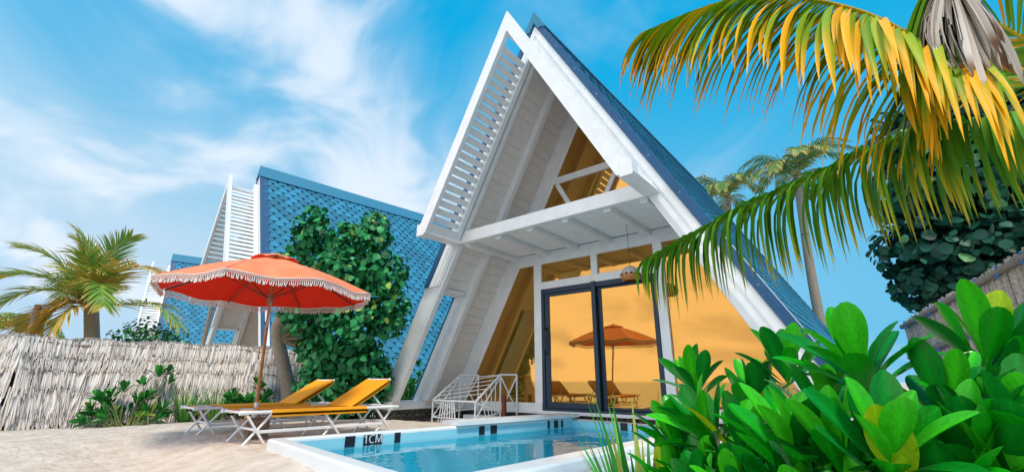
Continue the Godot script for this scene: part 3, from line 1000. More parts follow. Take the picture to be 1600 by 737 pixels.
func railing() -> void:
	var y0 := -0.27
	var t := thing("stair_railing", "low white handrails with crossed bars at the porch steps", "railing", Vector3(-1.4, y0, 0.6))
	var o := t.position
	var rails := [[Vector3(-2.04, 0, 1.0), Vector3(-1.83, 0, 0.46), Vector3(-1.60, 0, 0.15)], [Vector3(-0.87, 0, 1.0), Vector3(-0.72, 0, 0.46), Vector3(-0.56, 0, 0.15)]]
	var mb: MB
	var rod := func(called: String, a: Vector3, b: Vector3, w := 0.028) -> void:
		var m := MB.new(); m.bar(a - o, b - o, w, w, Vector3.UP if absf((b - a).normalized().y) < 0.9 else Vector3.BACK, 0.005); obj(m, called, M.white_paint, t)
	var lo := 0.155; var hi := 0.645
	for r in rails:
		var a: Vector3 = r[0]; var b: Vector3 = r[1]; var c: Vector3 = r[2]
		rod.call("post", Vector3(a.x, y0 - 0.05, a.z), Vector3(a.x, lo, a.z))
		rod.call("post", Vector3(b.x, y0 - 0.05, b.z), Vector3(b.x, hi - 0.02, b.z))
		rod.call("post", Vector3(c.x, -0.1, c.z), Vector3(c.x, hi, c.z))
		rod.call("handrail", Vector3(a.x, lo, a.z), Vector3(b.x, hi, b.z), 0.034)
		rod.call("handrail", Vector3(b.x, hi, b.z), Vector3(c.x, hi, c.z), 0.034)
		rod.call("lower_rail", Vector3(a.x, -0.16, a.z), Vector3(b.x, -0.05, b.z), 0.022)
		rod.call("lower_rail", Vector3(b.x, -0.05, b.z), Vector3(c.x, -0.02, c.z), 0.022)
		# crossed bars in both fields
		rod.call("cross_bar", Vector3(a.x, -0.16, a.z), Vector3(b.x, hi - 0.04, b.z), 0.024)
		rod.call("cross_bar", Vector3(a.x, lo - 0.02, a.z), Vector3(b.x, -0.05, b.z), 0.024)
		rod.call("cross_bar", Vector3(b.x, -0.05, b.z), Vector3(c.x, hi - 0.03, c.z), 0.024)
		rod.call("cross_bar", Vector3(b.x, hi - 0.03, b.z), Vector3(c.x, -0.02, c.z), 0.024)
		for q in 4:
			var f := 0.2 + 0.2 * q
			rod.call("cross_bar", a.lerp(b, f) + Vector3(0, lerpf(lo, hi, f), 0), Vector3(lerpf(a.x, b.x, f * 0.6 + 0.3), lerpf(-0.16, -0.05, f * 0.6 + 0.3), lerpf(a.z, b.z, f * 0.6 + 0.3)), 0.016)
	# bars joining the two rails at the front and criss-cross cords up the slope
	var A: Array = rails[0]; var B: Array = rails[1]
	rod.call("front_bar", Vector3(A[0].x, lo, A[0].z), Vector3(B[0].x, lo, B[0].z), 0.03)
	rod.call("front_bar", Vector3(A[0].x, -0.16, A[0].z), Vector3(B[0].x, -0.16, B[0].z), 0.022)
	for q in 7:
		var f := (q + 0.3) / 7.0
		rod.call("front_slat", Vector3(lerpf(A[0].x, B[0].x, 0.12 + f * 0.5), -0.3, 1.0), Vector3(lerpf(A[0].x, B[0].x, 0.22 + f * 0.32), lo, 1.0), 0.022)
	for q in 6:
		var f := q / 6.0
		var p := (A[0] as Vector3).lerp(A[1], f) + Vector3(0, lerpf(lo, hi, f), 0)
		var g := (f + 0.3) if f < 0.7 else 1.0
		rod.call("cord", p, (B[0] as Vector3).lerp(B[1], g) + Vector3(0, lerpf(lo, hi, g), 0), 0.012)
	# steps between the rails
	for q in 2:
		mb = MB.new(); mb.box(Vector3(-1.75, -0.32, 0.14 + 0.0) - o, Vector3(-0.75, -0.13 - 0.09 * q, 0.42 + 0.27 * q) - o); obj(mb, "step", M.white_paint, t)
	# short reddish post beside the railing
	var p := thing("wooden_post", "short reddish brown wooden post between the white handrail and the door", "post", Vector3(-0.66, y0, 0.42))
	mb = MB.new(); mb.tube([Vector3(0, -0.1, 0), Vector3(0, 0.1, 0), Vector3(0.005, 0.35, 0), Vector3(0.0, 0.52, 0), Vector3(0, 0.54, 0)], [0.052, 0.05, 0.046, 0.046, 0.03], 12); obj(mb, "shaft", M.red_wood, p)
	mb = MB.new(); mb.tube([Vector3(-0.05, 0.40, 0), Vector3(-0.085, 0.42, 0), Vector3(-0.09, 0.36, 0), Vector3(-0.075, 0.34, 0)], 0.008, 6); obj(mb, "hook", M.dark_metal, p)

func lamp() -> void:
	var at := Vector3(2.31, 3.084, 0.85)
	var t := thing("pendant_lamp", "round shell pendant lamp hanging on a cord from the porch ceiling", "lamp", at)
	var mb := MB.new(); mb.lathe(Vector3.ZERO, [Vector2(0.0, 0.0), Vector2(0.065, 0.0), Vector2(0.065, -0.018), Vector2(0.02, -0.03), Vector2(0.0, -0.03)], 20); obj(mb, "ceiling_rose", M.dark_metal, t)
	mb = MB.new(); mb.tube([Vector3(0, -0.02, 0), Vector3(0, -0.80, 0)], 0.004, 6); obj(mb, "cord", M.dark_metal, t)
	mb = MB.new(); mb.lathe(Vector3(0, -0.93, 0), [Vector2(0.012, 0.135), Vector2(0.06, 0.12), Vector2(0.115, 0.075), Vector2(0.15, 0.0), Vector2(0.152, -0.01)], 24); obj(mb, "upper_shade", M.shell, t)
	mb = MB.new(); mb.lathe(Vector3(0, -0.942, 0), [Vector2(0.152, 0.0), Vector2(0.155, -0.03), Vector2(0.14, -0.075), Vector2(0.10, -0.10)], 24); obj(mb, "lower_shade", M.bamboo, t)
	for k in 12:
		var a := TAU * k / 12.0
		mb = MB.new(); mb.lathe(Vector3(cos(a) * 0.152, -0.94, sin(a) * 0.152), [Vector2(0.0, 0.02), Vector2(0.014, 0.012), Vector2(0.018, 0.0), Vector2(0.014, -0.012), Vector2(0.0, -0.02)], 8); obj(mb, "bead", M.dark_metal, t)

# ---------------------------------------------------------------- thatch fence and reed screen
func fence() -> void:
	var line := [Vector2(-8.6, 6.2), Vector2(-7.0, 6.75), Vector2(-5.62, 6.92), Vector2(-5.5, 6.7), Vector2(-5.68, 5.9), Vector2(-5.32, 4.7), Vector2(-4.98, 3.36), Vector2(-4.85, 2.2), Vector2(-4.75, 1.0)]
	var t := thing("thatch_fence", "low fence of dry palm thatch along the sand on the left", "fence")
	var cv := Curve3D.new()
	for q in line: cv.add_point(Vector3(q.x, 0, q.y))
	var ln := cv.get_baked_length()
	var mb := MB.new()
	var rows := []
	for i in 60:
		var p := cv.sample_baked(ln * i / 59.0)
		var top := 1.08 + 0.02 * sin(i * 1.3)
		rows.push_back([Vector3(p.x, -0.5, p.z), Vector3(p.x - 0.02, top, p.z)])
	mb.sheet(rows, Vector3.RIGHT)
	obj(mb, "backing", M.thatch_back, t)
	for i in 9:
		var p := cv.sample_baked(ln * (i + 0.4) / 9.0)
		mb = MB.new(); mb.tube([Vector3(p.x - 0.07, -0.5, p.z), Vector3(p.x - 0.07, 1.05, p.z)], 0.03, 8); obj(mb, "post", M.grey_wood, t)
	var tiers := [[0.12, 0.44, 0.16], [0.42, 0.52, 0.15], [0.70, 0.44, 0.10], [0.92, 0.31, 0.07], [1.15, 0.31, 0.05], [1.185, 0.085, 0.03]]
	# one blade of thatch, hanging along -y
	var bl := MB.new()
	var r3 := []
	for i in 5:
		var f := i / 4.0
		var w := 0.012 * (1.0 - 0.75 * f * f)
		r3.push_back([Vector3(-w, -f, 0.03 * f * f), Vector3(0, -f, 0.006 + 0.03 * f * f), Vector3(w, -f, 0.03 * f * f)])
	bl.sheet(r3, Vector3.BACK)
	var blade := bl.mesh()
	for k in tiers.size():
		var at := []; var cols := []
		var cnt := int(ln * [170, 190, 210, 230, 260, 300][k])
		for q in cnt:
			var f := rng.randf()
			var p := cv.sample_baked(ln * f)
			var d := (cv.sample_baked(minf(ln * f + 0.05, ln)) - cv.sample_baked(maxf(ln * f - 0.05, 0.0))).normalized()
			var o := Vector3(-d.z, 0, d.x)
			if o.x < 0.0: o = -o
			var fall := smoothstep(0.72, 1.0, f) * 0.12
			var y: float = tiers[k][0] + rng.randf_range(-0.03, 0.035) - fall + 0.02 * sin(f * 60.0 + k)
			var len: float = tiers[k][1] * rng.randf_range(0.65, 1.1)
			var lean := rng.randf_range(-0.24, 0.24) * (1.7 if k < 2 else 0.55)
			var flare: float = tiers[k][2] / 0.6 + rng.randf_range(-0.05, 0.10)
			var down := (Vector3.DOWN + d * lean + o * flare).normalized()
			var b := Basis(d, -down, d.cross(-down).normalized()).orthonormalized()
			b = b * Basis(Vector3.UP, rng.randf_range(-0.9, 0.9))
			var wd := rng.randf_range(0.7, 1.7)
			at.push_back(Transform3D(b.scaled_local(Vector3(wd, len, 1.0)), Vector3(p.x, y, p.z) + o * (0.015 + 0.022 * (tiers.size() - k) + rng.randf_range(-0.015, 0.02))))
			var tone := rng.randf_range(0.8, 1.25)
			if rng.randf() < 0.12: tone *= 0.45
			if k == 5: tone *= 0.45
			cols.push_back(Color(0.66 * tone, 0.55 * tone, 0.47 * tone).lerp(Color(0.74, 0.70, 0.69) * tone, rng.randf()))
		multi(blade, "thatch_tier", M.thatch, t, at, cols)
		if k >= 1 and k < 5:
			mb = MB.new()
			var pts := []
			for i in 40:
				var p := cv.sample_baked(ln * i / 39.0)
				pts.push_back(Vector3(p.x + 0.185 - 0.026 * k, tiers[k][0] - 0.05 - smoothstep(0.72, 1.0, i / 39.0) * 0.12 + 0.02 * sin(i * 1.5 + k), p.z))
			mb.tube(pts, 0.013, 5); obj(mb, "binding_rope", M.brown_wood, t)

	for i in 3: textured(mat("reed_%d" % i, lin([0.72, 0.80, 0.62][i], [0.62, 0.71, 0.52][i], [0.55, 0.64, 0.45][i]), 0.85), M.grey_wood.albedo_texture, 2.0)
	# reed screen on the right
	var s := thing("reed_fence", "upright split reed fence with blue ties behind the big green shrub", "fence")
	var a := Vector3(6.36, 0, 3.15); var b := Vector3(5.50, 0, 0.15)
	var dd := (b - a).normalized()
	var oo := Vector3(-dd.z, 0, dd.x)
	if oo.x > 0.0: oo = -oo
	var L := (b - a).length()
	var x := 0.0
	var r := RandomNumberGenerator.new(); r.seed = 77
	while x < L:
		var w := r.randf_range(0.022, 0.036)
		var p := a + dd * (x + w * 0.5)
		var top := lerpf(1.50, 1.22, x / L) + r.randf_range(-0.015, 0.02)
		mb = MB.new(); mb.bar(Vector3(p.x, -0.5, p.z) + oo * r.randf_range(0, 0.012), Vector3(p.x, top, p.z) + oo * r.randf_range(0, 0.015), w * 0.92, 0.014, oo, 0.004)
		obj(mb, "reed", M["reed_%d" % r.randi_range(0, 2)] if M.has("reed_0") else M.grey_wood, s)
		x += w
	for yo in [-0.06, -0.42, -0.95]:
		mb = MB.new(); mb.bar(a + Vector3(0, 1.50 + yo, 0) + oo * 0.035, b + Vector3(0, 1.22 + yo, 0) + oo * 0.035, 0.05, 0.055, oo, 0.012); obj(mb, "rail", M.grey_wood, s)
	for q in 9:
		for yo in [-0.06, -0.42]:
			var f := (q + 0.5) / 9.0
			var p := a.lerp(b, f) + Vector3(0, lerpf(1.50, 1.22, f) + yo, 0) + oo * 0.05
			mb = MB.new(); mb.bar(p + Vector3(0, 0.04, 0), p - Vector3(0, 0.04, 0), 0.008, 0.02, oo, 0.002); mb.bar(p - Vector3(0, 0.03, 0) , p - Vector3(0, 0.05, 0) + dd * 0.03 + oo * 0.02, 0.006, 0.006, oo, 0.0)
			obj(mb, "tie", M.blue_tie, s)

# ---------------------------------------------------------------- plants
func leaf_mesh(len: float, wid: float, fold: float, curl: float, shape: float, n := 7) -> ArrayMesh:
	# a leaf along +z with its face up; shape > 1 puts the widest place towards the tip
	var m := MB.new()
	var rows := []
	for i in n:
		var f := pow(i / (n - 1.0), 0.8)
		var w := wid * pow(sin(PI * pow(clampf(f, 0.004, 0.996), shape)), lerpf(0.85, 0.48, f)) * 0.5 + 0.002
		var y := -curl * f * f
		rows.push_back([Vector3(-w, y + fold * w, f * len), Vector3(-w * 0.5, y + fold * w * 0.35, f * len), Vector3(0, y, f * len), Vector3(w * 0.5, y + fold * w * 0.35, f * len), Vector3(w, y + fold * w, f * len)])
	var cols := []
	for i in n:
		var e := Color(0.80, 0.80, 0.80)
		cols.push_back([e, e * 0.97, Color(1.0, 1.0, 0.9), e * 0.97, e])
	m.sheet(rows, Vector3.UP, cols)
	return m.mesh()

func aim(dir: Vector3, up: Vector3) -> Basis:
	var z := dir.normalized()
	var x := up.cross(z)
	if x.length() < 0.02: x = Vector3.RIGHT.cross(z)
	x = x.normalized()
	return Basis(x, z.cross(x), z)

func lobed_crown(par: Node3D, lobes: Array, count: int, mesh: Mesh, size: float, pal: Array, singles: int, sd: int, toward: Vector3) -> void:
	var r := RandomNumberGenerator.new(); r.seed = sd
	var at := []; var cols := []; var rank := []
	var total := 0.0
	for l in lobes: total += l[3] * l[3]
	for l in lobes:
		var c := Vector3(l[0], l[1], l[2])
		for q in int(count * l[3] * l[3] / total):
			var d := Vector3(r.randfn(), r.randfn(), r.randfn()).normalized()
			var rad: float = l[3] * (pow(r.randf(), 0.35)) * r.randf_range(0.92, 1.12)
			var p := c + d * rad
			var nr := (d * 0.75 + Vector3(r.randfn(), r.randfn() + 0.8, r.randfn()) * 0.45).normalized()
			var tip := (Vector3.DOWN * 0.75 + d * 0.5 + Vector3(r.randfn(), r.randfn(), r.randfn()) * 0.45)
			tip = (tip - nr * tip.dot(nr)).normalized()
			var b := aim(tip, nr)
			var sc := size * r.randf_range(0.5, 1.35)
			at.push_back(Transform3D(b.scaled_local(Vector3.ONE * sc), p - tip * sc * 0.5))
			var t := r.randf()
			var col: Color = (pal[0] as Color).lerp(pal[1], t)
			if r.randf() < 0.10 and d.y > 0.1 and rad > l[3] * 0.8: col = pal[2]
			cols.push_back(col)
			rank.push_back(rad / l[3] + 0.6 * d.dot(toward))
	var order := range(at.size())
	order.sort_custom(func(a, b): return rank[a] > rank[b])
	var mats := []
	for i in 4:
		var m: StandardMaterial3D = M.leaf.duplicate()
		m.vertex_color_use_as_albedo = false
		var q: Color = [(pal[0] as Color), (pal[0] as Color).lerp(pal[1], 0.5), pal[1], pal[2]][i]
		m.albedo_color = lin(q.r, q.g, q.b)
		mats.push_back(m)
	var rest_at := []; var rest_c := []
	for i in order.size():
		var k: int = order[i]
		if i < singles:
			put(mesh, "leaf", mats[3 if i % 13 == 0 else i % 3], par, at[k])
		else:
			rest_at.push_back(at[k]); rest_c.push_back(cols[k])
	multi(mesh, "crown", M.leaf, par, rest_at, rest_c)

# one palm frond: rachis through pts, leaflets on both sides
func frond(par: Node3D, pts: Array, n: int, len: float, droop: float, pal: Array, single: bool, sd: int, wid := 0.035, spread := 0.75, called := "frond", start := 0.12, hang := 0.0, dryness := 1.0) -> Node3D:
	var r := RandomNumberGenerator.new(); r.seed = sd
	var cv := Curve3D.new()
	cv.bake_interval = 0.05
	for i in pts.size():
		var tg: Vector3 = (pts[mini(i + 1, pts.size() - 1)] - pts[maxi(i - 1, 0)]) / 6.0
		cv.add_point(pts[i], -tg, tg)
	var L := cv.get_baked_length()
	var mb := MB.new()
	var rp_ := []; var rr := []; var rc := []
	for i in 25:
		var f := i / 24.0
		rp_.push_back(cv.sample_baked(L * f)); rr.push_back(lerpf(0.022, 0.003, f) * (wid / 0.035)); rc.push_back((pal[3] as Color).lerp(pal[0], f * 0.6))
	mb.tube(rp_, rr, 7, rc)
	var fr := obj(mb, called, M.palm_leaf, par)
	var join := MB.new()
	for side: int in [-1, 1]:
		for q in n:
			var f: float = start + (1.0 - start) * (q + 0.5 * (side + 1) * 0.5) / n
			f = minf(f, 0.995)
			var p := cv.sample_baked(L * f)
			var d := (cv.sample_baked(minf(L * f + 0.04, L)) - cv.sample_baked(maxf(L * f - 0.04, 0.0))).normalized()
			var sv := d.cross(Vector3.UP)
			if sv.length() < 0.15: sv = d.cross(Vector3(0.5, 0.2, 0.8))
			sv = sv.normalized() * side
			var up: Vector3 = sv.cross(d) * side
			if up.y < 0.0: up = -up
			var ll := len * (0.62 + 0.38 * sin(PI * pow(clampf(f, 0.02, 0.98), 0.7))) * r.randf_range(0.82, 1.12)
			if f > 0.88: ll *= lerpf(1.0, 0.55, (f - 0.88) / 0.12)
			var dir := (sv * spread + d * (0.45 + 0.7 * f) + up * r.randf_range(0.0, 0.18) + Vector3.DOWN * hang + Vector3(r.randfn(), r.randfn(), r.randfn()) * 0.06).normalized()
			var rows := []; var cols := []
			var pos := p
			var seg := 7
			var t := r.randf()
			var dry := (r.randf_range(0.25, 0.75) if r.randf() < 0.8 else -0.3) * dryness
			for i in seg + 1:
				var g := i / float(seg)
				var w := wid * pow(sin(PI * (0.12 + 0.88 * pow(g, 0.75))), 0.7) * 0.5 if i < seg else 0.0008
				var sd_ := dir.cross(up)
				if sd_.length() < 0.1: sd_ = dir.cross(d)
				sd_ = sd_.normalized()
				var nn := sd_.cross(dir).normalized()
				rows.push_back([pos - sd_ * w + nn * w * 0.5, pos, pos + sd_ * w + nn * w * 0.5])
				var col: Color = (pal[0] as Color).lerp(pal[1], t)
				col = col.lerp(pal[2], smoothstep(1.0 - dry, 1.15 - dry * 0.4, g))
				cols.push_back([col, col.lerp(pal[3], 0.25), col])
				pos += dir * ll / seg
				dir = (dir + Vector3.DOWN * droop * (0.25 + g) / seg * 2.6).normalized()
			if single:
				var m := MB.new(); m.sheet(rows, up, cols)
				obj(m, "leaflet", M.palm_leaf, fr)
			else:
				join.sheet(rows, up, cols)
	if not single: stuff(obj(join, "leaflets", M.palm_leaf, fr))
	return fr

# long strips hanging in a fan from one point to points along the line of tips
func bundle(par: Node3D, called: String, at: Vector3, tips: Array, n: int, wid: float, pal: Array, sd: int) -> Node3D:
	var r := RandomNumberGenerator.new(); r.seed = sd
	var mb := MB.new()
	mb.col = pal[3]
	mb.tube([at + Vector3(0.35, 0.15, -0.35), at + Vector3(0.1, 0.08, -0.1), at], [0.03, 0.025, 0.012], 8)
	var fr := obj(mb, called, M.palm_leaf, par)
	for q in n:
		var g := (q + r.randf()) / n * (tips.size() - 1.001)
		var i0 := int(g)
		var tip: Vector3 = (tips[i0] as Vector3).lerp(tips[i0 + 1], g - i0) + Vector3(r.randfn(), r.randfn(), r.randfn()) * 0.035
		tip = at.lerp(tip, r.randf_range(0.72, 1.06))
		var out := ((tip - at) * Vector3(1, 0, 1)).normalized()
		var bow := out * 0.06 + Vector3(r.randfn(), 0.3, r.randfn()) * 0.03
		var rows := []; var cols := []
		var t := r.randf()
		var tw := r.randf_range(-0.9, 0.9)
		var dark := r.randf_range(0.55, 0.95)
		for i in 9:
			var f := i / 8.0
			var p := at.lerp(tip, f) + bow * sin(PI * f)
			var dir := (tip - at).normalized()
			var side := dir.cross(Vector3(0.63, 0.0, 0.78)).normalized().rotated(dir, tw * f)
			var w := wid * 0.5 * (0.35 + 0.65 * sin(PI * (0.1 + 0.75 * f))) * (1.0 if i < 8 else 0.15)
			var nn := side.cross(dir).normalized()
			rows.push_back([p - side * w + nn * w * 0.45, p, p + side * w + nn * w * 0.45])
			var c: Color = (pal[0] as Color).lerp(pal[1], t).lerp(pal[2], smoothstep(dark, dark + 0.2, f))
			cols.push_back([c, c * 0.85, c])
		var m := MB.new(); m.sheet(rows, Vector3(-0.6, 0.1, 0.8), cols)
		obj(m, "leaflet", M.palm_leaf, fr)
	return fr

func ringed_trunk(par: Node3D, pts: Array, r0: float, r1: float, m: Material) -> void:
	var cv := Curve3D.new()
	for i in pts.size():
		var tg: Vector3 = (pts[mini(i + 1, pts.size() - 1)] - pts[maxi(i - 1, 0)]) / 6.0
		cv.add_point(pts[i], -tg, tg)
	var L := cv.get_baked_length()
	var p := []; var r := []
	var n := int(L / 0.028)
	for i in n + 1:
		var f := i / float(n)
		var ring := 0.5 + 0.5 * sin(f * L * 62.0 + 1.2 * sin(f * 17.0))
		p.push_back(cv.sample_baked(L * f)); r.push_back(lerpf(r0, r1, pow(f, 0.7)) * (1.0 + 0.045 * pow(ring, 3.0) + 0.015 * sin(i * 2.7)))
	var mb := MB.new(); mb.tube(p, r, 14)
	obj(mb, "trunk", m, par)

func rosette(par: Node3D, at: Vector3, dir: Vector3, n: int, len: float, mats: Array, mesh: Array, r: RandomNumberGenerator) -> void:
	var a0 := r.randf() * TAU
	var x := dir.cross(Vector3(0.3, 0.1, 0.95)).normalized()
	var y := x.cross(dir)
	for i in n:
		var f := i / float(n)
		var a := a0 + i * 2.39996
		var open := lerpf(0.12, 1.05, pow(f, 0.9)) + r.randf_range(-0.1, 0.1)
		var o := (x * cos(a) + y * sin(a))
		var d := (dir * cos(open) + o * sin(open)).normalized()
		var upv := (dir * sin(open) - o * cos(open)).normalized()
		var s := len * lerpf(0.72, 1.08, sin(PI * (0.25 + 0.6 * f))) * r.randf_range(0.88, 1.1)
		var b := aim(d, upv)
		b = b * Basis(Vector3.BACK, r.randf_range(-0.25, 0.25))
		var kind := 1 if f < 0.35 else 0
		if r.randf() < 0.02: kind = 2
		elif r.randf() < 0.35: kind = 3
		put(mesh[r.randi_range(0, mesh.size() - 1)], "leaf", mats[kind], par, Transform3D(b.scaled_local(Vector3.ONE * s), at + dir * (0.03 * len / 0.18) * (1.0 - f)))

func leaf_mats(a: Color, b: Color, c: Color, d: Color, rough := 0.26, back := 0.4) -> Array:
	var out := []
	for q in [a, b, c, d]:
		var m := StandardMaterial3D.new()
		m.albedo_color = lin(q.r, q.g, q.b)
		m.roughness = rough
		m.cull_mode = BaseMaterial3D.CULL_DISABLED
		m.metallic_specular = 0.36
		m.uv1_triplanar = true
		m.uv1_scale = Vector3(2.6, 2.6, 1.1)
		m.albedo_texture = M.leaf_mottle.albedo_texture
		m.heightmap_enabled = true
		m.heightmap_texture = M.leaf_mottle.albedo_texture
		m.heightmap_scale = 0.3
		m.vertex_color_use_as_albedo = true
		m.backlight_enabled = true
		m.backlight = Color(back, back, back)
		out.push_back(m)
	return out

func shrub(called: String, label: String, category: String, base: Vector3, tips: Array, len: float, per: int, mats: Array, sd: int, group := "") -> Node3D:
	# tips: world positions of rosettes; stems run from the base to them
	var t := thing(called, label, category, base, 0.0, group)
	var r := RandomNumberGenerator.new(); r.seed = sd
	var meshes := [leaf_mesh(1.0, 0.30, 0.30, 0.14, 2.0, 14), leaf_mesh(1.0, 0.27, 0.40, 0.26, 1.9, 14), leaf_mesh(1.0, 0.32, 0.24, -0.06, 2.1, 14)]
	for p in tips:
		var q: Vector3 = p - base
		var g := Vector3(q.x * 0.35 + r.randf_range(-0.05, 0.05), -0.05, q.z * 0.35 + r.randf_range(-0.05, 0.05))
		var mid := g.lerp(q, 0.55) + Vector3(r.randf_range(-0.04, 0.04), 0.04, r.randf_range(-0.04, 0.04))
		var mb := MB.new(); mb.tube([g, mid, q], [0.012, 0.009, 0.007], 6)
		obj(mb, "stem", M.stem, t)
		var dir := ((q - mid).normalized() + Vector3(0, 0.5, 0) + Vector3(r.randfn(), 0, r.randfn()) * 0.2).normalized()
		rosette(t, q, dir, per, len * r.randf_range(0.88, 1.1), mats, meshes, r)
	return t

func clump(called: String, label: String, category: String, base: Vector3, n: int, len: float, wid: float, lean: float, pal: Array, sd: int) -> Node3D:
	# strap leaves rising from one base
	var t := thing(called, label, category, base)
	var r := RandomNumberGenerator.new(); r.seed = sd
	for q in n:
		var a := TAU * q / n * 5.0 + r.randf() * 0.6
		var o := Vector3(cos(a), 0, sin(a))
		var dir := (Vector3.UP * r.randf_range(0.8, 1.4) + o * lean * r.randf_range(0.3, 1.0)).normalized()
		var l := len * r.randf_range(0.6, 1.1)
		var pos := o * r.randf() * 0.06 - Vector3(0, 0.03, 0)
		var rows := []; var cols := []
		var t0 := r.randf()
		var dry := r.randf() < 0.15
		for i in 9:
			var g := i / 8.0
			var w := wid * 0.5 * (1.0 - pow(g, 2.2)) * (0.6 + 0.4 * sin(PI * minf(1.0, g * 1.4))) + 0.0006
			var sv := dir.cross(o.cross(Vector3.UP)).normalized()
			var side := sv.cross(dir).normalized()
			rows.push_back([pos - side * w + sv * w * 0.35, pos, pos + side * w + sv * w * 0.35])
			var col: Color = (pal[0] as Color).lerp(pal[1], t0)
			if dry: col = col.lerp(pal[2], smoothstep(0.1, 0.8, g))
			cols.push_back([col, col * 0.9, col])
			pos += dir * l / 8.0
			dir = (dir + Vector3.DOWN * lean * 0.16 * g).normalized()
		var m := MB.new(); m.sheet(rows, Vector3.UP, cols)
		obj(m, "leaf", M.palm_leaf, t)
	return t

func ground_at(x: float, z: float) -> Vector3:
	return Vector3(x, sand_y(x, z), z)

